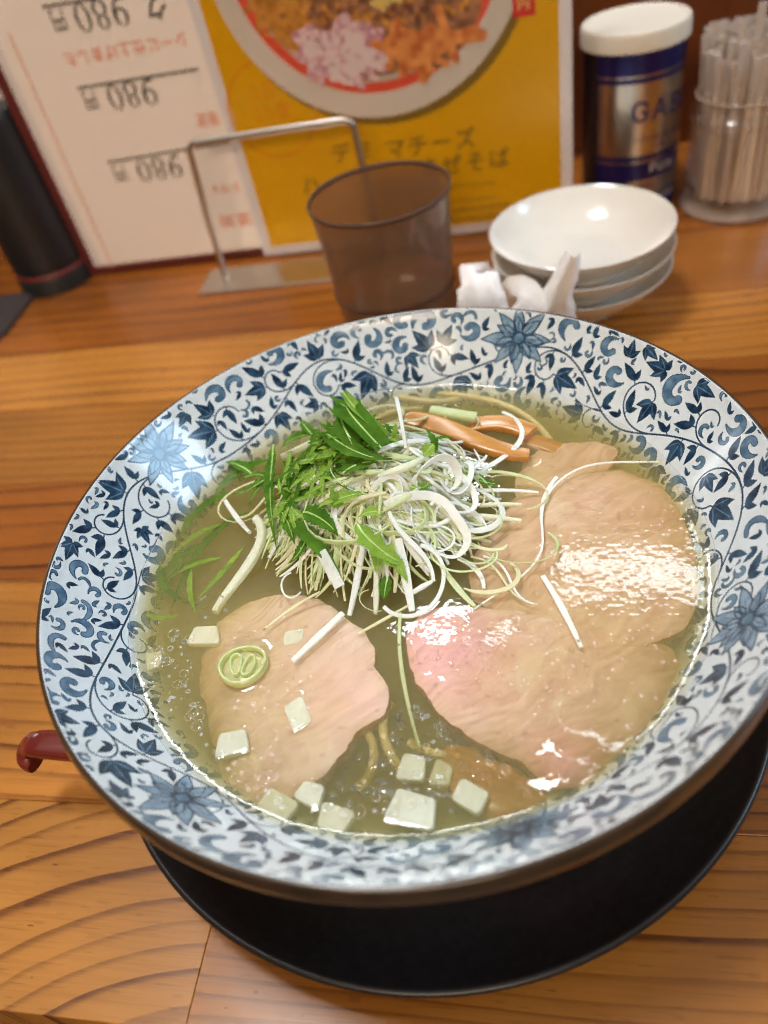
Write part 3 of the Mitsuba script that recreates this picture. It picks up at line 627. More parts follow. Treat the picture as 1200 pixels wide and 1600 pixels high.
# filling: strips fanning out over the heap, nothing in the photograph tells them apart
GR = 'shredded scallion strands in the heap'
GL = 'fine pale scallion strand in the tangled heap on the soup'
def strand(style):
    n = 18; tt = np.linspace(0, 1, n)
    if style == 'fan':
        phi = rng.uniform(-2.85, -0.05) if rng.random() < .8 else rng.uniform(0, 2 * np.pi)
        r0, r1 = rng.uniform(.15, .65), rng.uniform(.9, 1.36); dphi = rng.uniform(-.35, .35)
        rr = r0 + (r1 - r0) * tt; ph = phi + dphi * tt ** 1.5
        lift = rng.uniform(-.0030, .0012) + .0018 * np.sin(np.pi * tt) * rng.random()
    elif style == 'chord':
        c0 = rng.normal(0, .42, 2); a = rng.uniform(0, np.pi); L = rng.uniform(.35, .75)
        xx = c0[0] + L * (tt - .5) * np.cos(a) + .12 * np.sin(np.pi * tt) * rng.normal(); yy = c0[1] + L * (tt - .5) * np.sin(a) + .12 * np.sin(np.pi * tt) * rng.normal()
        rr, ph = np.hypot(xx, yy), np.arctan2(yy, xx)
        lift = rng.uniform(-.0015, .0022) + rng.uniform(-.05, .05) * .033 * (tt - .5)
    else:
        c0 = rng.normal(0, .5, 2) + [.25, -.05]; R = rng.uniform(.12, .36); a0 = rng.uniform(0, 6.28); sp = rng.uniform(2.5, 5.0) * rng.choice([-1, 1])
        aa = a0 + sp * tt; xx = c0[0] + R * np.cos(aa) * (1 + .4 * tt); yy = c0[1] + R * np.sin(aa)
        rr, ph = np.hypot(xx, yy), np.arctan2(yy, xx); lift = rng.uniform(0, .0022) + .0035 * np.sin(np.pi * tt) * rng.random()
    x, y = MC[0] + MA * rr * np.cos(ph), MC[1] + MB * rr * np.sin(ph)
    z = np.maximum(dome(x, y) + lift, ZS - .0018 + .0004 * rng.random())
    p = np.c_[x, y, z]
    w = rng.choice([.0007, .0011, .0015, .0021], p=[.34, .34, .22, .10]); th = w * rng.uniform(.35, .8)
    if style == 'curl': th = w * .35
    m = sweep(p, w * np.interp(tt, [0, .15, .85, 1], [.45, 1, 1, .35]), th, up=outward(p), twist=rng.uniform(-1.2, 1.2) + rng.uniform(-.8, .8) * tt, sides=6)
    east = p[9, 0] > MC[0] + .002 and p[9, 1] < MC[1] + .02
    mt = rng.choice(['m_shred_white', 'm_shred_yellow', 'm_shred_green', 'm_leafstalk'], p=[.56, .14, .18, .12] if east else [.18, .28, .28, .26])
    return m, mt, w, p[9]
tang = {}
for k in range(520):
    m, mt, w, pm = strand('fan' if k % 10 < 5 else 'chord' if k % 10 < 8 else 'curl')
    if k < 258:
        side = 'front' if pm[1] < MC[1] - .010 else 'back' if pm[1] > MC[1] + .012 else ''
        lr = 'left' if pm[0] < MC[0] - .009 else 'right' if pm[0] > MC[0] + .009 else 'middle'
        nm = {'m_shred_white': 'white', 'm_shred_yellow': 'pale yellow', 'm_shred_green': 'pale green', 'm_leafstalk': 'green tinged'}[mt]
        put('scallion_shred', m, mt, smooth=50, label=f"{'broad' if w > .0013 else 'fine'} {nm} scallion strand in the {(side + ' ' + lr).strip()} of the tangled heap", cat='scallion shred', group=GR)
    else: tang.setdefault(mt, []).append(m)
tk = thing('scallion_tangle', 'mass of the finest scallion strands filling the heap on the soup', 'scallion shreds'); labels[tk]['kind'] = 'stuff'
for mt, ms in tang.items(): put('strands', cat_mesh(ms), mt, parent=tk, smooth=50, kind='stuff')
W, Y, G = 'm_shred_white', 'm_shred_yellow', 'm_shred_green'
hero = [
 ([(442, 713, .005), (488, 691, .006), (533, 668, .0065)], .0030, .0026, 'm_stem', 'thick white stem lying across the upper left leaves, pointing up right'),
 ([(592, 744, .004), (625, 733, .005), (660, 717, .005)], .0036, .0026, 'm_stem', 'short thick white stem on top of the heap, right of centre'),
 ([(454, 742, .003), (490, 735, .004), (526, 729, .004)], .0026, .0022, 'm_stem', 'pale cut stem below the upper white stem'),
 ([(449, 767, .003), (475, 758, .004), (503, 745, .004)], .0036, .0024, 'm_stem', 'pale split stem left of the centre of the heap'),
 ([(500, 786, .003), (527, 766, .004), (553, 747, .004)], .0030, .0022, Y, 'pale yellow stem slanting through the middle of the heap'),
 ([(528, 786, .003), (565, 778, .004), (604, 770, .004)], .0024, .0018, Y, 'level yellowish stem in the middle of the heap'),
 ([(600, 797, .004), (630, 780, .005), (655, 762, .004)], .0026, .0018, G, 'pale green stem rising to the right in the middle of the heap'),
 ([(592, 808, .003), (594, 785, .004), (596, 755, .004)], .0018, .0014, G, 'upright light green strand in the middle of the heap'),
 ([(560, 738, .004), (578, 738, .005), (600, 736, .005)], .0030, .0016, 'm_shred_green', 'short translucent strip left of the thick white stem on top'),
 ([(567, 855, .002), (558, 905, .001), (546, 962, -.0006)], .0034, .0018, W, 'white strand hanging down the front of the heap, left of two'),
 ([(588, 893, .001), (588, 925, .0008), (587, 960, -.0004)], .0030, .0022, 'm_stem', 'short white stem standing at the front edge of the heap'),
 ([(536, 958, .0012), (500, 992, .0010), (457, 1033, .0005)], .0036, .0016, W, 'white flat strand lying on the left pork slice, pointing to the lower left'),
 ([(622, 841, .003), (634, 900, .002), (644, 955, .0004)], .0048, .0012, W, 'broad white ribbon running down the front of the heap'),
 ([(608, 799, .004), (636, 841, .004), (669, 879, .003), (677, 908, .002)], .0026, .0010, W, 'white ribbon bending down on the right front of the heap'),
 ([(645, 926, .001), (660, 917, .0015), (676, 908, .0015)], .0026, .0016, W, 'short white piece at the lower end of the bending ribbon'),
 ([(728, 805, .001), (770, 808, .0015), (814, 814, .001)], .0026, .0018, 'm_stem', 'lower of two white stems sticking out right over the soup'),
 ([(750, 790, .001), (782, 788, .002), (814, 789, .0015)], .0022, .0016, 'm_stem', 'upper of two white stems sticking out right over the soup'),
 ([(700, 760, .002), (745, 766, .001), (790, 766, .0004), (842, 770, -.0004)], .0024, .0009, W, 'translucent strand reaching right from the heap, its end under the surface'),
 ([(746, 741, .001), (795, 708, .002), (814, 686, .0025), (808, 658, .002), (785, 644, .001)], .0030, .0009, W, 'curved white ribbon hooking round the right end of the bamboo shoot'),
 ([(589, 706, .006), (627, 692, .006), (680, 690, .004), (722, 690, .003)], .0030, .0009, W, 'white ribbon along the back of the heap in front of the bamboo shoot'),
 ([(634, 700, .005), (628, 665, .009), (618, 628, .014)], .0022, .0006, 'm_shred_white', 'translucent strip standing upright at the back of the heap'),
 ([(755, 869, .001), (795, 902, .0008), (812, 932, .0004), (840, 945, -.0005)], .0013, .0008, W, 'fine pair of strands trailing off the right front, upper one'),
 ([(735, 870, .001), (775, 890, .0008), (800, 925, .0004), (822, 940, -.0005)], .0012, .0008, Y, 'fine pair of strands trailing off the right front, lower one'),
 ([(400, 810, .002), (408, 842, .0012), (372, 905, .0004), (336, 957, -.0020)], .0056, .0032, 'm_stem', 'thick pale stem leaning into the soup at the left, its end sunk'),
 ([(351, 781, .002), (368, 806, .001), (390, 832, .0005)], .0030, .0016, W, 'white strip in the greens left of the thick leaning stem'),
 ([(626, 958, .0012), (624, 1000, .0004), (630, 1060, -.0004), (640, 1110, -.0014), (656, 1168, -.0030)], .0019, .0009, 'm_shred_green', 'long pale strand running towards the viewer between the two front pork slices'),
 ([(1030, 722, -.0006), (965, 722, .0003), (908, 731, .0004), (862, 764, .0004), (846, 806, .0003), (846, 860, .0003), (805, 908, .0002), (736, 956, -.0004)], .0013, .0006, W, 'long thin strand bowed round the right side of the soup'),
 ([(848, 900, .0003), (878, 950, .0003), (908, 1012, -.0006)], .0030, .0008, 'm_shred_white', 'flat pinkish white strip floating across the right pork slices'),
 ([(870, 745, -.0002), (852, 775, .0002), (846, 815, .0002)], .0024, .0006, 'm_shred_white', 'pale flat strip floating right of the heap inside the long bowed strand'),
 ([(455, 895, .0012), (440, 912, .0012), (448, 932, .0008), (470, 925, .0008)], .0010, .0008, W, 'fine curled strand at the left front edge of the heap'),
 ([(560, 990, .0002), (600, 968, .0006), (640, 945, .0010)], .0016, .0008, Y, 'fine strand lying on the soup in front of the heap'),
 ([(412, 985, -.0005), (450, 955, .0003), (500, 925, .0008)], .0016, .0008, Y, 'fine yellowish strand at the left front over the left pork slice'),
 ([(690, 885, .001), (720, 925, .0004), (742, 948, -.0003)], .0030, .0012, G, 'flat greenish strand trailing from the right front of the heap'),
 ([(715, 872, .001), (748, 895, .0004), (756, 920, .0002)], .0026, .0010, W, 'short curled white strand at the right foot of the heap'),
 ([(640, 700, .004), (660, 715, .004), (700, 728, .003), (760, 712, .0015)], .0022, .0009, W, 'white strand running right below the bamboo shoot'),
]
for pts, w, th, mt, lab in hero:
    bend(pts, w * .68, th * .8, mt, label=lab, taper=(.75, .6))
# curls standing on their edge
bend([(648, 757, .004), (653, 740, .009), (669, 724, .012), (701, 717, .012), (716, 739, .009), (698, 768, .004)], .0030, .0006, W, 'white ribbon curl standing like a loop at the top right of the heap', twist=1.25, n=40, sides=8)
bend([(603, 790, .004), (650, 774, .006), (687, 780, .008), (716, 812, .0085), (730, 846, .006), (712, 869, .004), (676, 857, .003), (650, 828, .003), (643, 793, .003)], .0030, .0006, W, 'biggest white ribbon curl at the right of the heap', twist=np.linspace(.2, 1.2, 60), n=60)
bend([(657, 852, .004), (690, 880, .003), (690, 920, .002), (660, 957, .0012), (632, 963, .001), (600, 948, .001)], .0013, .0010, W, 'thin white loop round the front of the broad ribbon', n=40)
bend([(700, 735, .004), (735, 760, .005), (742, 790, .004), (715, 800, .003)], .0022, .0006, W, 'white curl at the right edge of the heap behind the two white stems', twist=.9, n=40)
bend([(690, 752, .003), (712, 770, .005), (735, 745, .006), (728, 722, .004)], .0020, .0006, W, 'small folded white ribbon right of the loop curl', twist=-.6, n=36)

# leaves
def blade(path, w, fold=.35, teeth=7, tooth=.35, up=None, shape=.75, base=.12, cols=5, seed=0):
    p = np.asarray(path); n = len(p); t = np.linspace(0, 1, n)
    _, nn, b = frames(p, (0, 0, 1) if up is None else up)
    prof = np.maximum(np.sin(np.pi * np.clip(t, 0, 1) ** shape), 0) * (1 - base) + base * (1 - t)
    a = np.random.default_rng(seed)
    V = []
    for c in np.linspace(-1, 1, cols):
        tf = (t * teeth + (.5 if c < 0 else 0) + .15 * a.random()) % 1
        k = prof * (1 - tooth * tf * (abs(c) == 1)) * w / 2
        V.append(p + b * (c * k)[:, None] + nn * (abs(c) * fold * k + .12 * w * math.sin(3 * c) * np.sin(6 * t + seed) * .4)[:, None])
    V = np.stack(V, 1).reshape(-1, 3)
    i, j = np.meshgrid(np.arange(n - 1), np.arange(cols - 1), indexing='ij')
    q = np.stack([i * cols + j, i * cols + j + 1, (i + 1) * cols + j + 1, (i + 1) * cols + j], -1).reshape(-1, 4)
    return trimesh.Trimesh(V, np.vstack([q[:, [0, 1, 2]], q[:, [0, 2, 3]]]), process=False)
def leaf(blades, m, label, rib=True, seed=0, group=None):
    ms, ribs = [], []
    for k, (pts, w, *o) in enumerate(blades):
        kw = o[0] if o else {}
        p = heap_path(pts, 26); ms.append(blade(p, w, up=outward(p) * .7 + np.array([0, 0, .3]) if 'up' not in kw else kw.pop('up'), seed=seed + k, **kw))
        ribs.append(sweep(p[:22] + outward(p)[:22] * .00008, np.linspace(.0006, .0002, 22) * min(1.4, .4 + w / .008), .0003, up=outward(p)[:22], sides=6))
    root = thing('green_leaf', label, 'leaf', group)
    put('blade', cat_mesh(ms), m, parent=root, smooth=True)
    if rib: put('rib', cat_mesh(ribs), 'm_leaf_rib', parent=root, smooth=50)
L_, D = 'm_leaf_bright', 'm_leaf_dark'
leaf([([(596, 700, .008), (566, 668, .011), (528, 628, .014), (512, 617, .014)], .0125, dict(teeth=3, tooth=.12, fold=.5, shape=.9, base=.5))], D, 'big dark green leaf standing up at the top of the heap', seed=1)
leaf([([(560, 708, .007), (540, 672, .010), (518, 640, .013), (508, 632, .014)], .0085, dict(teeth=3, tooth=.15, fold=-.4, base=.5))], D, 'folded dark leaf directly left of the big standing leaf', seed=2)
leaf([([(603, 684, .008), (575, 658, .012), (552, 634, .015), (534, 617, .016)], .0050, dict(teeth=3, tooth=.1, fold=.6, base=.7))], L_, 'bright green edge leaf behind the big standing leaf', seed=3)
leaf([([(508, 680, .004), (478, 680, .007), (452, 690, .007), (438, 702, .006)], .0085, dict(teeth=6, tooth=.45)), ([(490, 682, .006), (478, 668, .009), (470, 656, .010)], .0052, dict(teeth=4, tooth=.4))], D, 'jagged dark leaf at the upper left above the white stem', seed=4)
leaf([([(507, 682, .006), (545, 700, .008), (580, 714, .008), (613, 717, .006)], .0078, dict(teeth=5, tooth=.25, fold=.5))], D, 'pointed dark leaf across the top of the heap under the standing leaf', seed=5)
leaf([([(427, 695, .004), (424, 735, .004), (423, 785, .0035), (434, 868, .001)], .0052, dict(teeth=4, tooth=.25, fold=.5))], D, 'long narrow dark leaf hanging down the left side of the heap', seed=6)
leaf([([(430, 742, .003), (404, 756, .004), (384, 768, .003), (362, 770, .002)], .0058, dict(teeth=6, tooth=.5)), ([(415, 752, .003), (398, 772, .003), (388, 790, .002)], .0034, {}), ([(420, 748, .003), (400, 742, .004), (372, 750, .003)], .0034, {})], D, 'dark leaf with narrow lobes reaching left over the soup', seed=7)
leaf([([(450, 770, .004), (448, 745, .006), (452, 722, .007), (446, 708, .008)], .0030, {}), ([(450, 765, .004), (466, 748, .006), (470, 735, .006)], .0026, {}), ([(450, 766, .004), (436, 752, .005), (436, 742, .006)], .0024, {}), ([(450, 768, .004), (472, 762, .005), (480, 758, .005)], .0024, {})], L_, 'bright star shaped leaf above the left middle of the heap', seed=8)
leaf([([(456, 786, .004), (444, 812, .004), (438, 838, .003)], .0030, {}), ([(456, 788, .004), (462, 820, .004), (470, 845, .003)], .0036, {}), ([(456, 786, .004), (484, 806, .005), (498, 800, .005)], .0028, {}), ([(456, 788, .004), (434, 792, .004), (424, 812, .003)], .0026, {}), ([(456, 786, .004), (470, 780, .005), (490, 778, .005)], .0022, {})], L_, 'bright star shaped leaf with five fingers at the left middle of the heap', seed=9)
leaf([([(476, 800, .005), (494, 806, .006), (512, 818, .005), (528, 838, .003)], .0072, dict(teeth=5, tooth=.3))], D, 'broad smooth dark leaf left of the centre of the heap', seed=10)
leaf([([(460, 820, .004), (490, 845, .004), (512, 872, .003), (537, 912, .0015)], .0064, dict(teeth=3, tooth=.15, base=.6))], D, 'long dark leaf over the white strip at the left front of the heap', rib=False, seed=11)
bend([(502, 862, .0035), (516, 888, .0030), (531, 917, .0015)], .0036, .0012, W, 'flat white strip beside the long dark leaf at the left front of the heap')
leaf([([(558, 818, .004), (580, 846, .0055), (604, 866, .005), (637, 913, .002)], .0082, dict(teeth=5, tooth=.5, fold=.4)), ([(585, 850, .005), (590, 880, .004), (586, 895, .003)], .0050, {}), ([(598, 862, .005), (622, 876, .005), (632, 880, .004)], .0046, {})], L_, 'bright jagged leaf lying on the front of the heap', seed=12)
leaf([([(506, 785, .004), (535, 778, .005), (568, 768, .005)], .0056, dict(teeth=4, tooth=.4))], L_, 'bright leaf tip among the stems in the middle of the heap', seed=13)
leaf([([(662, 712, .005), (672, 700, .008), (678, 693, .009)], .0060, dict(teeth=4, tooth=.4))], L_, 'small green leaf behind the loop curl', seed=14)
leaf([([(640, 760, .003), (660, 762, .004), (672, 752, .004)], .0046, dict(teeth=4, tooth=.4))], L_, 'small green leaf inside the loop curl', seed=15)
leaf([([(724, 738, .001), (752, 752, .0015), (782, 756, .0005)], .0052, dict(teeth=4, tooth=.3))], D, 'green leaf sticking out at the right between the white strands', seed=16)
leaf([([(606, 900, .001), (602, 920, .001), (600, 938, .0006)], .0048, dict(teeth=3, tooth=.3))], D, 'green leaf end hanging at the front edge under the jagged leaf', seed=17)
leaf([([(535, 740, .005), (560, 725, .006), (590, 722, .006)], .0070, dict(teeth=5, tooth=.3))], D, 'dark leaf in the upper middle between two white stems', seed=18)
leaf([([(470, 720, .004), (500, 716, .006), (530, 712, .006)], .0064, dict(teeth=5, tooth=.35))], L_, 'bright leaf under the thick white stem at the upper left', seed=19)
leaf([([(440, 800, .003), (455, 830, .003), (460, 850, .002)], .0056, dict(teeth=4, tooth=.35))], D, 'dark leaf below the star shaped leaf on the left flank', seed=20)
leaf([([(480, 838, .003), (470, 860, .002), (452, 880, .001)], .0044, {})], D, 'small dark leaf at the left foot of the heap', seed=21)
leaf([([(395, 742, .001), (375, 728, .002), (352, 722, .001)], .0060, dict(teeth=5, tooth=.4))], D, 'wet dark leaf at the upper left edge of the soup', seed=22)
leaf([([(562, 700, .006), (590, 690, .008), (598, 684, .008)], .0060, {})], D, 'dark leaf tucked at the foot of the standing leaf', seed=23)
leaf([([(600, 800, .003), (580, 800, .004), (560, 808, .004)], .0046, dict(teeth=4, tooth=.4))], L_, 'bright leaf tip above the jagged front leaf', seed=24)
# small slim leaves scattered over the left and the top of the heap
for k in range(84):
    a = rng.normal(2.55, .85); r = abs(rng.normal(.48, .3)); L = rng.uniform(.2, .6); th0 = rng.uniform(0, 6.28)
    tt = np.linspace(0, 1, 20); xx = r * np.cos(a) + L * (tt - .3) * np.cos(th0) + rng.normal(0, .08) * tt ** 2; yy = r * np.sin(a) + L * (tt - .3) * np.sin(th0) + rng.normal(0, .08) * tt ** 2
    x, y = MC[0] + MA * xx, MC[1] + MB * yy
    p = np.c_[x, y, np.maximum(dome(x, y), ZS - .0004) + rng.uniform(.0022, .0058) + rng.uniform(-.002, .005) * tt]
    nm = rng.choice(['m_leaf_dark', 'm_leaf_bright'], p=[.55, .45]); lf = rng.integers(1, 4); ms = [blade(p, rng.uniform(.0028, .0062), seed=100 + k, teeth=5, tooth=.45, fold=rng.uniform(-.6, .6), up=outward(p))]
    for q in range(lf):
        j = 6 + 4 * q; dv = p[min(j + 3, 19)] - p[j]; b = np.cross(outward(p)[j], dv / np.linalg.norm(dv)) * rng.choice([-1, 1])
        e = p[j] + (dv / np.linalg.norm(dv) * .5 + b * .8) * rng.uniform(.004, .008) + [0, 0, rng.uniform(-.001, .002)]
        ms.append(blade(spline([p[j], (p[j] + e) / 2 + [0, 0, .0006], e], 12), .0022, seed=k + q, teeth=3, tooth=.4, up=(0, 0, 1)))
    side = 'front' if p[9, 1] < MC[1] - .006 else 'back' if p[9, 1] > MC[1] + .010 else 'side'; lr = 'left' if p[9, 0] < MC[0] - .012 else 'middle'
    put('green_leaf', cat_mesh(ms), nm, smooth=True, label=f"slim {'dark' if nm == 'm_leaf_dark' else 'bright'} green jagged leaf among the strands, {lr} {side} of the heap", cat='leaf', group='slim leaves on the heap')
# greens under the surface, left
for k, (pts, w, mt) in enumerate([
    ([(360, 770, .001), (310, 800, -.002), (270, 850, -.004), (240, 910, -.006)], .0050, D), ([(400, 800, .001), (340, 830, -.002), (300, 880, -.003), (265, 960, -.004)], .0040, D),
    ([(345, 872, -.0004), (300, 885, -.0014), (262, 905, -.0030)], .0024, L_), ([(380, 855, .0004), (330, 915, -.0012), (300, 945, -.0020)], .0026, L_),
    ([(300, 890, -.001), (298, 930, -.0015), (310, 965, -.003)], .0024, L_), ([(280, 960, -.002), (240, 965, -.003), (225, 930, -.004)], .0022, L_),
    ([(330, 740, .0002), (300, 775, -.0015), (275, 830, -.004)], .0056, D), ([(420, 720, .001), (370, 740, -.001), (330, 790, -.003)], .0060, D),
    ([(250, 870, -.003), (270, 930, -.003), (330, 950, -.005)], .0030, D), ([(345, 820, -.001), (300, 842, -.002), (258, 880, -.004)], .0030, L_),
    ([(365, 700, .0006), (345, 712, .0006), (330, 730, .0002)], .0040, D), ([(310, 850, -.003), (270, 890, -.004), (235, 975, -.006)], .0070, D)]):
    p = spline([at(u, v, ZS + z) for u, v, z in pts], 26)
    put('green_leaf', blade(p, w, seed=40 + k, teeth=5, tooth=.3, fold=.3), mt, smooth=True, label='green leaf strand drifting under the surface at the left of the soup', cat='leaf', group='greens sunk at the left of the soup')

# ------------------------------------------------------------------ the soup itself
nr, nt = 230, 1600
rr = np.r_[np.linspace(0, .086, 215), np.linspace(.0862, .0938, 76)]; nr = len(rr)
tt = np.arange(nt) * 2 * np.pi / nt
X, Yy = rr[:, None] * np.cos(tt), rr[:, None] * np.sin(tt)
wob = .0005 * (meshkit.fbm(np.stack([np.cos(tt) * 9, np.sin(tt) * 9, tt * 0], -1), 3) - .5) * 2
edge = np.maximum(RS + .0007 + wob[None] - rr[:, None], 0)
Z = ZS + .0015 * np.exp(-edge / .0016) - .0002
q = np.stack([X, Yy, 0 * X], -1)
Z = Z + .00010 * (meshkit.fbm(q * 75, 2, 3) - .5) + .000020 * (meshkit.fbm(q * 330 + 5, 2, 8) - .5) + .000024 * (meshkit.noise(q * 900 + 9, 4) - .5)
d0 = np.hypot((X - c0[0]) / .0135, (Yy - c0[1]) / .0105); d1 = np.hypot((X - c1[0]) / .0105, (Yy - c1[1]) / .0075)
w0 = np.exp(-(d0 / 1.1) ** 2); w1 = np.exp(-(d1 / 1.1) ** 2)
Z = Z + .0019 * w0 + .0019 * w1 + .00035 * (meshkit.fbm(q * 420 + 2, 3, 6) - .5) * np.maximum(w0, w1 * .7)
gs = .0003; gn = int(.19 / gs)
ggx = (np.arange(gn) + .5) * gs - .095
for poly, h, w in piercing:
    x0, y0, x1, y1 = poly.buffer(w * 5).bounds
    sel = (X > x0) & (X < x1) & (Yy > y0) & (Yy < y1)
    if sel.any():
        d = shapely.distance(poly, shapely.points(X[sel], Yy[sel])); Z[sel] += h * np.exp(-d / w)
# small dimples and raised oil spots
orng = np.random.default_rng(11)
top = np.stack([X, Yy, Z], -1).reshape(-1, 3)
i, j = np.meshgrid(np.arange(nr - 1), np.arange(nt), indexing='ij')
qd = np.stack([i * nt + j, (i + 1) * nt + j, (i + 1) * nt + (j + 1) % nt, i * nt + (j + 1) % nt], -1).reshape(-1, 4)
ft = np.vstack([qd[:, [0, 1, 2]], qd[:, [0, 2, 3]]])
bi = inner[inner[:, 1] < .0605][::-1]; bt = np.gradient(bi, axis=0); bt /= np.linalg.norm(bt, axis=1, keepdims=True)
bp = [(max(q[0], .0008), q[1]) for q in (bi + .0012 * np.c_[-bt[:, 1], bt[:, 0]])[::6]]
bv = np.vstack([np.c_[r * np.cos(tt), r * np.sin(tt), 0 * tt + z] for r, z in bp])
nb = len(top); fb = []
prev = (nr - 1) * nt
for k in range(len(bp)):
    cur = nb + k * nt; a = np.arange(nt); b = (a + 1) % nt
    fb += [np.c_[prev + a, cur + a, cur + b], np.c_[prev + a, cur + b, prev + b]]; prev = cur
a = np.arange(1, nt - 1); fb.append(np.c_[prev + 0 * a, prev + a + 1, prev + a])
soup_mesh = trimesh.Trimesh(np.vstack([top, bv]), np.vstack([ft] + fb), process=False)
put('soup', soup_mesh, 'm_soup', smooth=True, label='cloudy golden noodle soup filling the patterned bowl', cat='soup', interior={'type': 'ref', 'id': 'broth_medium'})
zi = lambda x, y: Z[np.clip(np.searchsorted(rr, np.hypot(x, y)), 0, nr - 1), (np.round(np.arctan2(y, x) / (2 * np.pi) * nt).astype(int)) % nt]
def cap_mesh(x, y, r, h, z, n=12, rings=4):
    a = np.arange(n) * 2 * np.pi / n; V = []
    for k in range(rings): 
        f = k / rings; V.append(np.c_[x + r * np.cos(a) * math.cos(f * np.pi / 2), y + r * np.sin(a) * math.cos(f * np.pi / 2), np.full(n, z + h * math.sin(f * np.pi / 2))])
    V.append(np.array([[x, y, z + h]])); V = np.vstack(V); f = []
    i = np.arange(n); j = (i + 1) % n
    for k in range(rings - 1): f += [np.c_[i + k * n, j + k * n, j + (k + 1) * n], np.c_[i + k * n, j + (k + 1) * n, i + (k + 1) * n]]
    k = rings - 1; f.append(np.c_[i + k * n, j + k * n, i * 0 + rings * n])
    return trimesh.Trimesh(V, np.vstack(f), process=False)
bub = []
def cluster(px, n, spread, r0, r1):
    for _ in range(n):
        f = orng.random(); u = np.interp(f, np.linspace(0, 1, len(px)), [p[0] for p in px]); v = np.interp(f, np.linspace(0, 1, len(px)), [p[1] for p in px])
        p = at(u, v, ZS + .0006)[:2]; th = math.atan2(p[1], p[0]); r = RS + .0002 - abs(orng.normal(0, spread))
        x, y = r * math.cos(th), r * math.sin(th); rad = r0 + (r1 - r0) * orng.random() ** 2.5
        bub.append(cap_mesh(x - rad * math.cos(th) * .6, y - rad * math.sin(th) * .6, rad, rad * .95, zi(x, y) - .0001, 14, 5))
cluster([(1062, 760), (1085, 782), (1100, 810), (1114, 850), (1118, 900)], 75, .0011, .0003, .0019)
cluster([(203, 985), (203, 1020), (212, 1060)], 42, .0008, .0003, .0013)
cluster([(236, 1130), (245, 1146)], 14, .0007, .0003, .0010)
cluster([(590, 1312), (680, 1308)], 8, .0005, .0003, .0008)
put('froth_bubbles', cat_mesh(bub), 'm_bubble', smooth=True, label='small froth bubbles along the wall of the bowl', cat='bubbles', kind='stuff')
oil, ringm = [], []
def spots(poly_px, n, r0, r1):
    P = Polygon(px_poly(poly_px, ZS)); x0, y0, x1, y1 = P.bounds; k = 0; placed = []
    while k < n:
        x, y = orng.uniform(x0, x1), orng.uniform(y0, y1)
        if not P.contains(Point(x, y)): continue
        k += 1
        r = r0 + (r1 - r0) * orng.random() ** 3
        if r > .0005:
            aa = np.arange(17) * 2 * np.pi / 16; z_ = zi(x, y) + .00006
            ringm.append(trimesh.Trimesh(np.vstack([np.c_[x + k_ * np.cos(aa[:16]), y + k_ * np.sin(aa[:16]), np.full(16, z_)] for k_ in (r * 1.0, r - .00016)]), np.vstack([np.c_[np.arange(16), (np.arange(16) + 1) % 16, (np.arange(16) + 1) % 16 + 16], np.c_[np.arange(16), (np.arange(16) + 1) % 16 + 16, np.arange(16) + 16]]), process=False))
        oil.append(cap_mesh(x, y, r, r * .19, zi(x, y) - .00004, 12, 3))
spots([(225, 960), (300, 1000), (320, 1180), (420, 1260), (640, 1290), (840, 1240), (760, 1170), (650, 1100), (560, 1140), (480, 1230), (330, 1160), (230, 1080)], 330, .0003, .0021)
spots([(650, 950), (1060, 980), (1080, 1060), (900, 1220), (640, 1060)], 380, .0002, .0008)
spots([(860, 740), (1080, 780), (1100, 950), (860, 950)], 300, .0002, .0009)
spots([(310, 930), (560, 980), (600, 1100), (400, 1240)], 220, .0002, .0009)
ok_ = thing('oil_spots', 'fine round oil spots floating over the soup', 'oil spots'); labels[ok_]['kind'] = 'stuff'
put('drops', cat_mesh(oil), 'm_soup', parent=ok_, smooth=True, kind='stuff'); put('rings', cat_mesh(ringm), 'm_refraction_ring', parent=ok_, smooth=False, kind='stuff')  # the rings are refraction edges put in as tinted bands

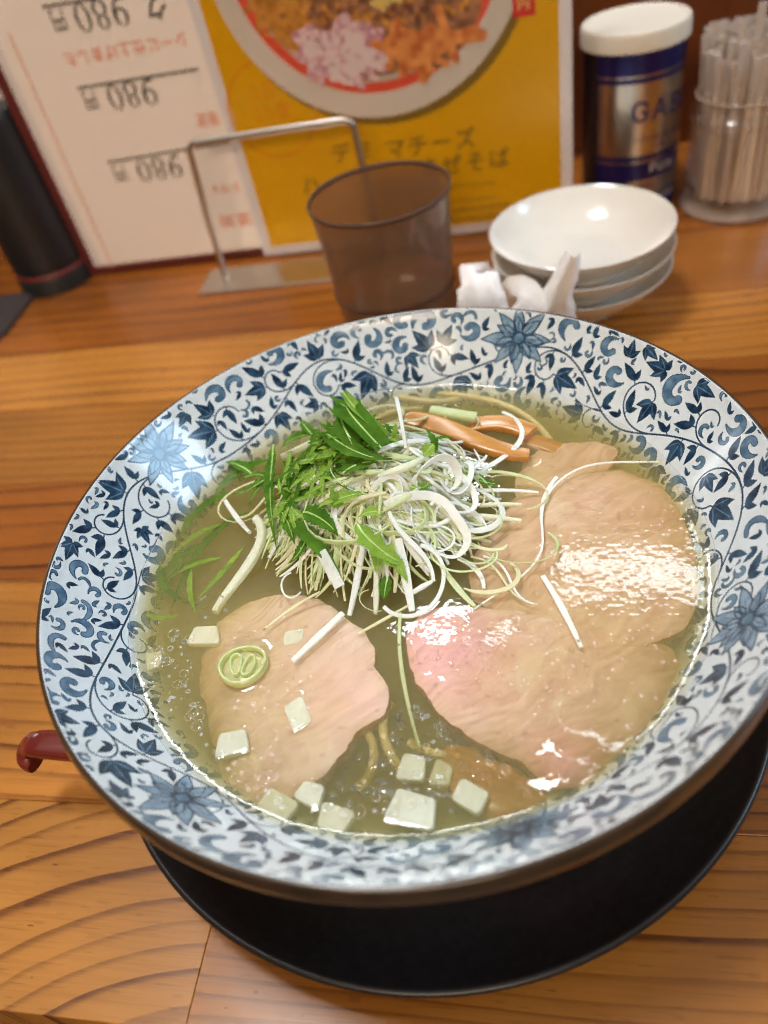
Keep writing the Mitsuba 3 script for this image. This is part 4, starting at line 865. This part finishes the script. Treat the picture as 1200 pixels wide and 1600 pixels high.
# ------------------------------------------------------------------ prints and lettering
GLYPHS = {
    '円': '1182898289078703790166016307631080118039203920011101 5449794880735473 2049444844732073',
    'ク': '114512482456326538734486548250727973856980526730521629042209201240214927634369537162436328462040',
    'シ': '16141816332052297246836185598952884973325619451323062006 2674288032825071526749614660 1253156018613849394736423240',
    'ー': '114011501351865188508740',
    'に': '4020413649364924522158187118862188208811730953094513 4464457453738473846483635563 13401881288129782458233324332740313833342616260517061421',
    '仕': '31513159576057876688678667609459935067506714921492053405341457145750 044922713088388739863883286428011901195011420842',
    '上': '0706071542154288518752598659865084495249511592159205',
    'げ': '83838386898795738871 38533863636262827382788481848670796775797380736388658956875473537333702065125301440744095113612563396352 12461681278122512232233226403138323426162507170617071325',
    'ま': '1818202524303634483547441946195548544763206520754773488457845773827582668165576357538255824657445832732684188415800967185822571353074504350424072011 29173513451448174825372632242821',
    'し': '24412483368334223618451459157425803382338825781469085504380532072516',
    'た': '4617473456335522571962176916881888097807630754094912 5147515553568057875586467448 125912693369358546844370607360634059343423051308131121273059',
    '限': '400743134384868586419236923477238515941094088801790765235941534252146817690945014301 684273318541 5268776777765277 7750775952585250 11843685418232593256394640313826322323232129213229323135304623552976197618011101',
    '定': '05061722244632453031352341174417445122512260786078515451543981388230542954146012931290036802480436092619200913011101 10551079457942874689518956798979907789558055796919691956',
    'ト': '3209328244824458724883418033773261404446440743053405',
    'マ': '11651275847588729068825671425528691470106104472226402344284832494636493662487364',
    '追': '0748075728572919311736144412941392044703340523111101071020192047 387954795790678864798479835248524846864686173817 4825782578374837 4861746175704871 098011831686307330692365',
    '加': '557789778904880381037909640963025503 6419791979686468 050615241838205820620762077007712071208729882971497150704922470943044003260324123712402740622962263221151201',
    'デ': '8873808887909575 1046105588558854884656455430502040083103230822103316422644334545 206921797179708475867786847484717969777073767269',
    'ミ': '267328813281717379718069776274615267 1720203024306620771677137407710747151820 224824552857664873467343713667364344',
    'チ': '1044115346544667206617731875497773828074566956548953894488435643543150224111320530052309221230154025443545431143',
    'ズ': '788578888490927992758673 091111143024433552466264186418756875717667826784748679798272766970556039801986128610770466185331361618051605',
    'ハ': '55715673657581428918891279106943 0913101616252442327442734369384825181909',
    'ぜ': '81818283888494698767 0549055624582478347834583658616161817181727979818471846678647278716287638853715269336728562747304838543660376151344834213617421578177807420530092712251724470646',
    'そ': '1145134829505571547227702781448069827378747546528653854464445642493845314523481857157413710459045006381335203426363341421338',
    'ば': '8870828688879473 34173524413150346234615537553765616461817182716586678657715572318424901990178611841172206910600544063611 4418501458156219622548254421 73817383798485707867 11231146158125812678205020312131243828363032231422051405',
    '日': '18828182810273027108280828021802 2851715071722873 2841291771177141',
    '食': '05590661186532734990558757865683697294629053775777348232853085287118840986067901661054165308220119071909221222561152 542862226927 3242323667376742 3255325067516755 47735172566464645176 321350165318422345283228 426937644464',
    '内': '1173457346895489547388738705820179016401610963117811792571205043402928202619212420011101 53537728782878645564 2028242830333943445444642163',
    '1': '10171118251925661367137428793679361949185017501049091109',
    '5': '05170520092418183017382340283938344423461542104512794779476922692054365442514846513851264616360923071509',
}

def glyph(ch):
    g = Polygon()
    for r in GLYPHS[ch].split():
        g = g.symmetric_difference(Polygon([(int(r[i:i + 2]), int(r[i + 2:i + 4])) for i in range(0, len(r), 4)]).buffer(0))
    return affinity.scale(g, .01, .01, origin=(0, 0))
def ell(x, y, a, b): return affinity.translate(affinity.scale(Point(0, 0).buffer(1, quad_segs=12), a, b), x, y)
def digit(c):
    if c == '0': return ell(.3, .42, .27, .42).difference(ell(.3, .42, .15, .38))
    if c == '8': return unary_union([ell(.3, .62, .22, .22), ell(.3, .23, .26, .24)]).difference(ell(.3, .63, .11, .17)).difference(ell(.3, .23, .14, .19))
    g = ell(.3, .57, .25, .27).difference(ell(.3, .59, .13, .22))
    tail = LineString([(.52, .6), (.50, .36), (.40, .16), (.20, .02), (.10, .04)]).buffer(.045)
    return g.union(tail).union(ell(.12, .08, .05, .05))
def write(text, h, adv=1.0):
    out, x = [], 0
    for c in text:
        if c in '980': g = digit(c); a = .66
        elif c == ' ': x += .4; continue
        else: g = glyph(c); a = adv * (.62 if c in '15' else 1)
        out.append(affinity.translate(g, x, 0)); x += a
    g = unary_union(out); return affinity.scale(affinity.translate(g, -x / 2, -.42), h, h, origin=(0, 0))
def flat(name, g2, m, parent, y, off, size=None, label=None):
    """A print: 2-D shape in (x, z) laid on an upright sheet facing the viewer at depth y."""
    ms = tri2d(g2, size); v = np.asarray(ms.vertices)
    P = np.c_[v[:, 0], np.full(len(v), y - off), v[:, 1]]
    return put(name, trimesh.Trimesh(P, ms.faces, process=False), m, parent=parent, smooth=False, label=label)
def sheet(x0, x1, z0, z1, y, t): return box((x0 + x1) / 2, y + t / 2, (z0 + z1) / 2, x1 - x0, t, z1 - z0, min(.0003, t * .3))

# yellow poster standing in the holder
YP = 0.3470
post = thing('poster', 'yellow laminated noodle poster with a printed dish, standing in the metal holder', 'poster')
px0, px1 = aty(415, 405, YP)[0], aty(893, 347, YP)[0]
put('laminate', sheet(px0, px1 + .0010, .002, .262, YP, .0008), 'm_paper_cool', parent=post, smooth=False)
put('yellow_ground', sheet(px0 + .0070, px1 - .0062, .0085, .2560, YP - .00025, .0003), 'm_yellow', parent=post, smooth=False)
area = shapely.box(px0 + .0070, .0085, px1 - .0062, .2560)
def xz(u, v, y=YP): p = aty(u, v, y); return np.array([p[0], p[2]])
# circle of the printed dish through three points of its outline
q = [xz(*p) for p in ((610, 181), (345, 20), (797, 25))]
A2 = np.array([2 * (q[1] - q[0]), 2 * (q[2] - q[0])]); dc = np.linalg.solve(A2, [q[1] @ q[1] - q[0] @ q[0], q[2] @ q[2] - q[0] @ q[0]]); dR = np.linalg.norm(q[0] - dc)
print('dish', dc, dR)
pc = Point(*dc)
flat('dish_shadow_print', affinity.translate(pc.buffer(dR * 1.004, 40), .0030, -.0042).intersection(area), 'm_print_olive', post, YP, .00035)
flat('dish_print', pc.buffer(dR, 48).intersection(area), 'm_print_dish', post, YP, .00045)
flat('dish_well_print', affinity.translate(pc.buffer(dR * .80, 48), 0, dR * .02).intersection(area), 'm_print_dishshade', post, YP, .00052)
rc_ = affinity.translate(pc, 0, dR * .02)
flat('red_ring_print', rc_.buffer(dR * .865, 48).difference(rc_.buffer(dR * .80, 48)).intersection(area), 'm_print_ring', post, YP, .00055)
prng = np.random.default_rng(5)
def bits(name, n, region, size, asp, m, lay, curve=False):
    gs = []
    x0, y0, x1, y1 = region.bounds
    while len(gs) < n:
        x, y = prng.uniform(x0, x1), prng.uniform(y0, y1)
        if not region.contains(Point(x, y)): continue
        s = size * prng.uniform(.6, 1.3); a = prng.uniform(0, np.pi); L = s * asp * prng.uniform(.7, 1.2)
        pts = np.array([(-L / 2, prng.uniform(-.2, .2) * s), (0, (prng.uniform(-.8, .8) if curve else .1) * s), (L / 2, prng.uniform(-.2, .2) * s)])
        g = LineString(spline(pts, 7)).buffer(s / 2, quad_segs=3)
        gs.append(affinity.translate(affinity.rotate(g, a, origin=(0, 0), use_radians=True), x, y))
    ms = []
    for k, g in enumerate(gs):
        mm_ = tri2d(g.intersection(area)); mm_.apply_translation([0, 0, .000002 * k]); ms.append(mm_)
    mm_ = cat_mesh(ms); v = mm_.vertices
    put(name, trimesh.Trimesh(np.c_[v[:, 0], YP - lay - v[:, 2], v[:, 1]], mm_.faces, process=False), m, parent=post, smooth=False, kind='stuff')
foodR = dR * .74
food = Point(dc[0], dc[1] + dR * .05).buffer(foodR)
def reg(pts): return Polygon([xz(*p) for p in pts])
flat('food_ground_print', unary_union([reg([(395, -60), (400, 20), (440, 60), (470, 90), (490, 115), (560, 128), (620, 112), (690, 105), (735, 60), (750, 20), (760, -60)]), Polygon()]).intersection(area), 'm_print_meat', post, YP, .0006)
bits('noodle_print', 70, reg([(395, -40), (400, 18), (450, 62), (478, 60), (480, -40)]), .0026, 6, 'm_print_noodle', .0007, True)
bits('meat_print', 110, reg([(490, -40), (480, 20), (520, 45), (600, 55), (700, 30), (745, 20), (760, -40)]), .0042, 1.7, 'm_print_meat', .0007)
bits('meat_light_print', 34, reg([(490, -40), (480, 25), (560, 45), (600, 40), (730, 15), (750, -40)]), .0024, 1.8, 'm_print_noodle', .0009)
bits('egg_print', 16, reg([(560, -40), (540, 5), (600, 18), (640, 0), (640, -40)]), .0026, 2.0, 'm_print_egg', .00095)
bits('onion_print', 60, reg([(470, 50), (475, 90), (500, 120), (560, 130), (600, 112), (610, 85), (590, 45), (520, 38)]), .0048, 2.0, 'm_print_onion', .0010)
bits('onion_light_print', 28, reg([(470, 55), (480, 95), (510, 118), (560, 122), (595, 100), (590, 50), (520, 42)]), .0034, 2.2, 'm_print_onionlight', .00115)
bits('carrot_print', 22, reg([(580, 30), (610, 70), (620, 95), (690, 105), (700, 80), (725, 50), (680, 45), (630, 50)]), .0052, 4.4, 'm_print_carrot', .0011)
def letters(name, text, h, uv0, m, off=.00040, adv=1.0, sx=1.0, sy=1.0, par=None, y=YP, shear=0, rot=0, label=None):
    g = affinity.scale(write(text, h, adv), sx, sy, origin=(0, 0))
    if shear: g = affinity.skew(g, xs=shear, origin=(0, 0))
    if rot: g = affinity.rotate(g, rot, origin=(0, 0))
    c = xz(*uv0, y); flat(name, affinity.translate(g, *c), m, par or post, y, off, label=label)
letters('lettering', 'デミ', .0150, (551, 238), 'm_print_olive', label='dark brush lettering')
letters('lettering', 'マチーズ', .0150, (672, 225), 'm_print_olive', label='dark brush lettering')
letters('lettering', 'ハ', .0150, (487, 290), 'm_print_olive', label='dark brush lettering')
letters('lettering', 'まぜそば', .0150, (725, 255), 'm_print_olive', label='dark brush lettering')
for (a, b) in (((640, 296), (774, 285)), ((640, 320), (774, 308))):
    p, q2 = xz(*a), xz(*b); flat('rule_print', LineString([p, q2]).buffer(.00035), 'm_print_olive', post, YP, .0004)
for (u, v) in ((745, 325), (742, 340)):
    c = xz(u, v); g = unary_union([shapely.box(c[0] - .020 + .0042 * k, c[1] - .0012, c[0] - .0205 + .0042 * k + .0030, c[1] + .0012) for k in range(10)]); flat('small_print', g, 'm_print_olive', post, YP, .0004)
e = xz(425, 172); stamp = Point(*e).buffer(.0290, 32).difference(Point(*e).buffer(.0275, 32)).difference(pc.buffer(dR))
flat('stamp_ring_print', stamp, 'm_print_orange', post, YP, .0004)
letters('stamp_lettering', '1日', .0125, (412, 142), 'm_print_orange', sx=.85); letters('stamp_lettering', '15食', .0135, (425, 175), 'm_print_orange', sx=.85)
sc_ = xz(818, 2); flat('red_seal_print', shapely.box(sc_[0] - .0062, sc_[1] - .0072, sc_[0] + .0062, sc_[1] + .014), 'm_print_seal', post, YP, .0006)
letters('seal_lettering', '内', .0085, (818, 4), 'm_print_egg', off=.0007)

# menu card with its maroon cover, standing upside down behind the poster
YM = 0.3490
menu = thing('menu_card', 'white menu card with a maroon cover standing upside down behind the yellow poster', 'menu')
mx0 = aty(150, 447, YM)[0]
put('cover', sheet(mx0 - .0020, px0 + .055, .0012, .255, YM + .0012, .0024), 'm_maroon', parent=menu, smooth=False, label='maroon cover')
put('sleeve', sheet(mx0 + .0065, px0 + .052, .0075, .250, YM + .0006, .0005), 'm_paper_cool', parent=menu, smooth=False)
put('page', sheet(mx0 + .0125, px0 + .050, .0080, .250, YM, .0005), 'm_paper', parent=menu, smooth=False)
mp = dict(par=menu, y=YM)
def mline(a, b, w, m): flat('rule_print', LineString([xz(*a, YM), xz(*b, YM)]).buffer(w, cap_style=2), m, menu, YM, .0002)
mline((176, 418), (14, 52), .0006, 'm_print_pinkline')
for a, b in (((66, 11), (150, -2)), ((121, 138), (310, 108)), ((167, 254), (360, 222))): mline(a, b, .0008, 'm_print_black')
for (u, v), s in (((157, 23), 1), ((205, 148), .97), ((248, 264), .94)):
    letters('price_lettering', '980', .0185 * s, (u, v), 'm_print_black', off=.0002, rot=180, sx=1.0, **mp)
for (u, v), s in (((91, 31), 1), ((141, 156), .97), ((187, 270), .94)):
    letters('price_lettering', '円', .0140 * s, (u, v), 'm_print_black', off=.0002, rot=180, sx=.8, **mp)
letters('dish_name_lettering', 'ク', .0170, (243, 9), 'm_print_black', off=.0002, rot=180, **mp)
letters('red_lettering', 'シーに仕上げました', .0094, (195, 77), 'm_print_red', off=.0002, rot=180, **mp)
letters('red_lettering', '限定', .0100, (324, 186), 'm_print_red', off=.0002, rot=180, sx=.8, **mp)
letters('red_lettering', 'トマト', .0085, (352, 293), 'm_print_red', off=.0002, rot=180, sx=.9, **mp)
letters('red_lettering', '追加', .0105, (368, 344), 'm_print_red', off=.0002, rot=180, sx=1.2, **mp)

# metal holder
hold = thing('menu_holder', 'brushed steel menu holder with a bent wire frame on a flat base', 'menu holder')
put('base_plate', box(-.1165, .3185, .0011, .146, .0340, .0022, .0004), 'm_steel', parent=hold, smooth=False)
yw = .3150
fr = [(-.1722, yw, .0022), (-.1712, yw, .05), (-.1668, yw, .088)] 
def arc_pts(c, r, a0, a1, n=7): return [(c[0] + r * math.cos(a), yw, c[1] + r * math.sin(a)) for a in np.linspace(a0, a1, n)]
r_ = .0065
path = [(-.1715, yw, .0022), (-.1700, yw, .045)] + arc_pts((-.1665 + r_, .0950 - r_), r_, math.pi, math.pi / 2) + [(-.115, yw, .0955)] + arc_pts((-.0605 - r_, .0955 - r_), r_, math.pi / 2, 0) + [(-.0592, yw, .045), (-.0590, yw, .0022)]
put('wire_frame', sweep(np.array(path), .0042, .0040, up=(0, 1, 0), sides=12, power=.75), 'm_steel', parent=hold, smooth=50)
put('back_stop', box(-.1165, .3530, .0150, .110, .0016, .030, .0004), 'm_steel', parent=hold, smooth=False)

# ------------------------------------------------------------------ cup
CX, CY = -.0387, .2445
cup = thing('tumbler', 'translucent brown plastic tumbler standing behind the bowl', 'cup')
prof = fine([(.0300, .0010), (.0306, .004), (.0308, .0085), (.0312, .0098), (.0338, .0112), (.0342, .0130), (.0350, .030), (.0365, .055), (.0385, .0775)], 40)
put('wall', lathe(prof, 96, CX, CY), 'm_cup', parent=cup, smooth=True)
put('lip', lathe([(.0385, .0775), (.0392, .0785), (.0394, .0796), (.0388, .0803), (.0380, .0800), (.0378, .0785), (.0385, .0775)], 96, CX, CY), 'm_cup_rim', parent=cup, smooth=True)
put('floor', lathe([(.0, .0105), (.0300, .0105), (.0312, .0098)], 96, CX, CY), 'm_cup', parent=cup, smooth=True)
put('stacking_ring', lathe([(.0352, .0258), (.0357, .0264), (.0359, .0272), (.0357, .0280), (.0353, .0285)], 96, CX, CY), 'm_cup_rim', parent=cup, smooth=True)
put('water', lathe([(.0, .0268), (.0346, .0268)], 96, CX, CY), 'm_glass', smooth=True, label='shallow drinking water in the bottom of the brown tumbler', cat='water')

# ------------------------------------------------------------------ three stacked dishes
DX, DY = .0668, .2473
dp_out = [(.0, .0035), (.0200, .0035), (.0205, .0), (.0225, .0), (.0232, .0035), (.034, .0095), (.0440, .0185), (.0483, .0238)]
dp = fine(dp_out, 30); din = fine([(.0489, .0246), (.0484, .0249), (.0476, .0243), (.043, .0195), (.033, .0115), (.021, .0068), (.0, .0058)], 30)
for k, (z, lab) in enumerate(((0.0, 'lowest of the three stacked small white dishes'), (.0115, 'middle one of the three stacked small white dishes'), (.0230, 'topmost of the three stacked small white dishes, empty'))):
    ox, oy = ((0, 0), (.0006, -.0004), (0, 0))[k]
    put('small_dish', lathe(np.vstack([dp, din]) + [0, z], 120, DX + ox, DY + oy), 'm_dish', smooth=40, label=lab, cat='dish', group='stack of small white dishes')
dtop = [k for k in scene if k.startswith('small_dish')][-1]
mk = [sweep(np.array([[DX - .010 + .006 * k, DY - .012 - .003 * k, .0292 + .0003 * k], [DX - .004 + .006 * k, DY - .015 - .002 * k, .0293 + .0004 * k]]), .0012, .0003, sides=6) for k in range(3)]

# ------------------------------------------------------------------ crumpled napkin
nap = thing('paper_napkin', 'crumpled white paper napkin with one corner twisted up in front of the stacked dishes', 'napkin')
def crumple(pts, w, fold, seed, n=34, cols=17):
    p = spline(pts, n); _, nn, b = frames(p, (0, -1, .3)); V = []
    wd = np.interp(np.linspace(0, 1, n), np.linspace(0, 1, len(w)), w)
    wl, wr = [wd * (1 + .5 * (meshkit.fbm(np.c_[np.linspace(0, 4, n), np.full(n, seed + 9. * q), np.zeros(n)], 3) - .5)) for q in (1, 2)]
    for c in np.linspace(-1, 1, cols):
        ph = meshkit.fbm(np.c_[np.full(n, c * 2.2), np.linspace(0, 5, n), np.full(n, seed)], 3) - .5
        V.append(p + b * (c * (wl if c < 0 else wr))[:, None] + nn * ((ph * 2 * fold + .5 * fold * np.cos(c * 7 + seed)) * (wd / max(wd)) ** .5 - 2.6 * abs(c) ** 2.2 * fold)[:, None])
    V = np.stack(V, 1).reshape(-1, 3); i, j = np.meshgrid(np.arange(n - 1), np.arange(cols - 1), indexing='ij')
    q = np.stack([i * cols + j, i * cols + j + 1, (i + 1) * cols + j + 1, (i + 1) * cols + j], -1).reshape(-1, 4)
    return trimesh.Trimesh(V, np.vstack([q[:, [0, 1, 2]], q[:, [0, 2, 3]]]), process=False)
YN = .186
def P3(u, v, y=YN): return aty(u, v, y)
put('twisted_corner', crumple([P3(862, 530), P3(866, 492), P3(872, 465), P3(885, 430), P3(896, 401)], [.0125, .0110, .0080, .0058, .0034], .0022, 2), 'm_napkin', parent=nap, smooth=40)
def lump(c, rad, seed):
    m = trimesh.creation.icosphere(4); v = m.vertices; f = 1 + .22 * (meshkit.fbm(v * 1.1 + seed, 2, seed) - .5) - .16 * np.maximum(0, np.sin(v[:, 0] * 3.4 + v[:, 2] * 2.2 + seed)) ** 6
    return trimesh.Trimesh(v * f[:, None] * rad + c, m.faces, process=False)
put('fold', crumple([P3(756, 452, .222), P3(750, 430, .212), P3(744, 425, .203), P3(746, 438, .195), P3(752, 468, .189), P3(757, 505, .185)], [.0050, .0055, .0065, .0100, .0130, .0140], .0012, 5), 'm_napkin', parent=nap, smooth=60)
put('fold', crumple([P3(800, 482, .205), P3(806, 468, .197), P3(812, 470, .190), P3(818, 486, .186), P3(820, 512, .184)], [.009, .010, .0115, .0135, .0140], .0012, 8), 'm_napkin', parent=nap, smooth=60)

# ------------------------------------------------------------------ pepper tin
KX, KY, KR = .105, .377, .0302
tin = thing('pepper_tin', 'dark blue and silver pepper tin with a white plastic lid', 'tin')
def band(r, z0, z1, a0, a1, n=48):
    a = np.radians(np.linspace(a0, a1, n)); V = np.vstack([np.c_[KX + r * np.cos(a), KY + r * np.sin(a), 0 * a + z] for z in (z0, z1)])
    i = np.arange(n - 1); q = np.c_[i, i + 1, i + 1 + n, i + n]
    return trimesh.Trimesh(V, np.vstack([q[:, [0, 1, 2]], q[:, [0, 2, 3]]]), process=False)
def wrapped(g, m, name, a_mid, z, r, label=None):
    ms = tri2d(g, .0012); v = np.asarray(ms.vertices); a = math.radians(a_mid) + v[:, 0] / KR
    return put(name, trimesh.Trimesh(np.c_[KX + r * np.cos(a), KY + r * np.sin(a), z + v[:, 1]], ms.faces, process=False), m, parent=tin, smooth=True, label=label)
put('body', lathe([(0, .0), (KR - .0006, .0), (KR, .0012), (KR, .0995), (KR - .001, .1005)], 96, KX, KY), 'm_can_black', parent=tin, smooth=40)
put('lid', lathe([(KR - .001, .0975), (KR + .0012, .0977), (KR + .0016, .0985), (KR + .0015, .1062), (KR + .0006, .1080), (KR - .0008, .1083), (KR - .0018, .1076), (KR - .0030, .1072), (0, .1072)], 96, KX, KY), 'm_lid', parent=tin, smooth=35, label='white plastic lid')
A0, A1 = 222, 345
put('blue_band', band(KR + .00012, .0020, .0975, A0, A1), 'm_can_navy', parent=tin, smooth=True)
put('silver_label', band(KR + .00024, .0395, .0815, A0 + 1, A1), 'm_can_silver', parent=tin, smooth=True)
for z0 in (.0845, .0352): put('silver_line', band(KR + .00024, z0, z0 + .0011, A0, A1), 'm_can_silver', parent=tin, smooth=True)
put('gold_label', band(KR + .00024, .0150, .0240, 262, A1), 'm_can_gold', parent=tin, smooth=True)
def latin(text, h, bold=True):
    m = meshkit.text_mesh(text, h, .0001, bold); v = m.vertices[:, :2]
    f = m.faces[np.abs(m.face_normals[:, 2]) > .9]; f = f[m.vertices[f].mean(1)[:, 2] > .00005]
    v3, f2 = trimesh.remesh.subdivide_to_size(np.c_[v, 0 * v[:, 0]], f, .0015, max_iter=8)
    return v3, f2
def wrap_text(text, h, a_left, z, mname, name, r=KR + .0004, bold=True, gap=1.0):
    v, f = latin(text, h, bold); a = math.radians(a_left) + v[:, 0] * gap / KR
    put(name, trimesh.Trimesh(np.c_[KX + r * np.cos(a), KY + r * np.sin(a), z + v[:, 1]], f, process=False), mname, parent=tin, smooth=True)
wrap_text('G', .0112, 262.0, .0600, 'm_can_text', 'brand_lettering'); wrap_text('A', .0112, 285.5, .0600, 'm_can_text', 'brand_lettering'); wrap_text('B', .0112, 309.0, .0600, 'm_can_text', 'brand_lettering'); wrap_text('A', .0112, 328.0, .0600, 'm_can_text', 'brand_lettering')
wrap_text('FOR PROFESSIONAL', .0030, 267, .0478, 'm_can_text', 'small_lettering', bold=False)
wrap_text('USE', .0026, 292, .0432, 'm_can_text', 'small_lettering', bold=False)
wrap_text('Pure', .0060, 287, .0278, 'm_can_pale', 'small_lettering', bold=False)
wrap_text('WHITE PEPPER', .0052, 270, .0170, 'm_can_text', 'small_lettering')
wrap_text('POWDER', .0040, 284, .0090, 'm_can_pale', 'small_lettering', bold=False)

# ------------------------------------------------------------------ toothpick jar
JX, JY = .1690, .3545
jar = thing('toothpick_jar', 'clear glass jar packed with paper wrapped toothpicks at the right edge', 'jar')
put('glass', lathe(fine([(.0335, .0008), (.0342, .004), (.0335, .012), (.0320, .022), (.0310, .040), (.0308, .0535), (.0322, .0560), (.0330, .0575), (.0322, .0592), (.0300, .0605), (.0296, .0660), (.0298, .0672), (.0290, .0676)], 50), 96, JX, JY), 'm_glass', parent=jar, smooth=True)
put('rim_line', lathe([(.0290, .0668), (.0299, .0672), (.0301, .0680), (.0296, .0686), (.0289, .0683)], 96, JX, JY), 'm_glass_thick', parent=jar, smooth=True)
put('ring', lathe([(.0309, .0545), (.0328, .0562), (.0332, .0575), (.0326, .0588), (.0306, .0600)], 96, JX, JY), 'm_glass', parent=jar, smooth=True)
put('glass', lathe(fine([(.0275, .0676), (.0272, .060), (.0285, .040), (.0296, .022), (.0290, .011), (.020, .0085), (0, .008)], 30), 96, JX, JY), 'm_glass', parent=jar, smooth=True)
put('foot', lathe([(0, .0005), (.0330, .0006), (.0336, .0016), (.0330, .0030), (0, .0032)], 96, JX, JY), 'm_glass_thick', parent=jar, smooth=40)
trng = np.random.default_rng(3)
for k in range(104):
    a = k * 2.39996; r0 = .0245 * math.sqrt((k + .5) / 104); base = np.array([JX + r0 * math.cos(a), JY + r0 * math.sin(a), .0095])
    lean = np.array([math.cos(a), math.sin(a), 0]) * trng.uniform(.0, .004) + np.r_[trng.normal(0, .0035, 2), 0]
    H_ = trng.uniform(.080, .093)
    if k == 3: base = np.array([JX - .006, JY - .016, .0095]); lean = np.array([.004, .004, 0]); H_ = .105
    if k == 7: base = np.array([JX - .013, JY - .014, .0095]); lean = np.array([.002, .003, 0]); H_ = .098
    top = base + lean + np.array([0, 0, H_]); yaw = trng.uniform(-.9, .9)
    root = thing('wrapped_toothpick', 'tallest wrapped toothpick in the glass jar, pale lettering on its sleeve' if k == 3 else 'second tallest wrapped toothpick with lettering in the glass jar' if k == 7 else 'toothpick in a thin white paper sleeve packed in the glass jar', 'toothpick', 'wrapped toothpicks in the glass jar')
    up = np.array([math.sin(yaw), -math.cos(yaw), 0])
    put('sleeve', sweep(np.array([base, base + (top - base) * .5, top]), .0046, .0018, up=up, sides=8, power=.4), 'm_wrapper', parent=root, smooth=False)
    put('stick', sweep(np.array([base + (top - base) * .02, base + (top - base) * .74, base + (top - base) * .80]), [.0021, .0021, .0007], [.0021, .0021, .0007], up=up, sides=8, power=1), 'm_pick', parent=root, smooth=50)
    if k in (3, 7):
        v, f = latin('Clearpick', .0030, False); ax = (top - base) / np.linalg.norm(top - base); bx = np.cross(ax, up)
        P = base + (top - base) * .62 + ax * v[:, :1] + bx * (v[:, 1:2] - .0012) + up * .0010
        put('lettering', trimesh.Trimesh(P, f, process=False), 'm_white_print', parent=root, smooth=False)

# ------------------------------------------------------------------ black canister and tray at the left
NX, NY = aty(96, 440, .352)[0], .352
can = thing('black_canister', 'tall black canister with a dark red ring near its foot, beside the menu card', 'canister')
put('body', lathe(fine([(0, .0155), (.0272, .0155), (.0280, .0165), (.0283, .02), (.0275, .10), (.0270, .118), (.0255, .1225), (0, .1235)], 40), 72, NX, NY), 'm_black', parent=can, smooth=35)
put('rim_line', lathe([(.0290, .0668), (.0299, .0672), (.0301, .0680), (.0296, .0686), (.0289, .0683)], 96, JX, JY), 'm_glass_thick', parent=jar, smooth=True)
put('ring', lathe([(.0278, .0128), (.0285, .0132), (.0287, .0142), (.0285, .0152), (.0278, .0156)], 72, NX, NY), 'm_red_ring', parent=can, smooth=True, label='dark red ring')
put('foot', lathe([(0, 0), (.0290, .0), (.0296, .0010), (.0292, .0105), (.0284, .0128), (0, .0128)], 72, NX, NY), 'm_black_base', parent=can, smooth=35)
tp = [at(54, 458, .003)[:2], at(8, 517, .003)[:2]]
put('dark_tray', trimesh.creation.extrude_polygon(Polygon([tp[0], tp[1], (tp[1][0] - .012, tp[1][1] - .05), (tp[1][0] - .15, tp[1][1] - .05), (tp[1][0] - .15, tp[0][1] + .002), (tp[0][0] - .006, tp[0][1] + .002)]).buffer(-.003).buffer(.003), .003, engine='earcut'), 'm_tray', smooth=False, label='corner of a dark brown tray on the counter left of the black canister', cat='tray')
put('wall_notice', sheet(-.62, -.25, .10, .42, .4585, .0012), 'm_plaster', smooth=False, label='pale paper notice on the wall behind the menu card at the left', cat='notice')
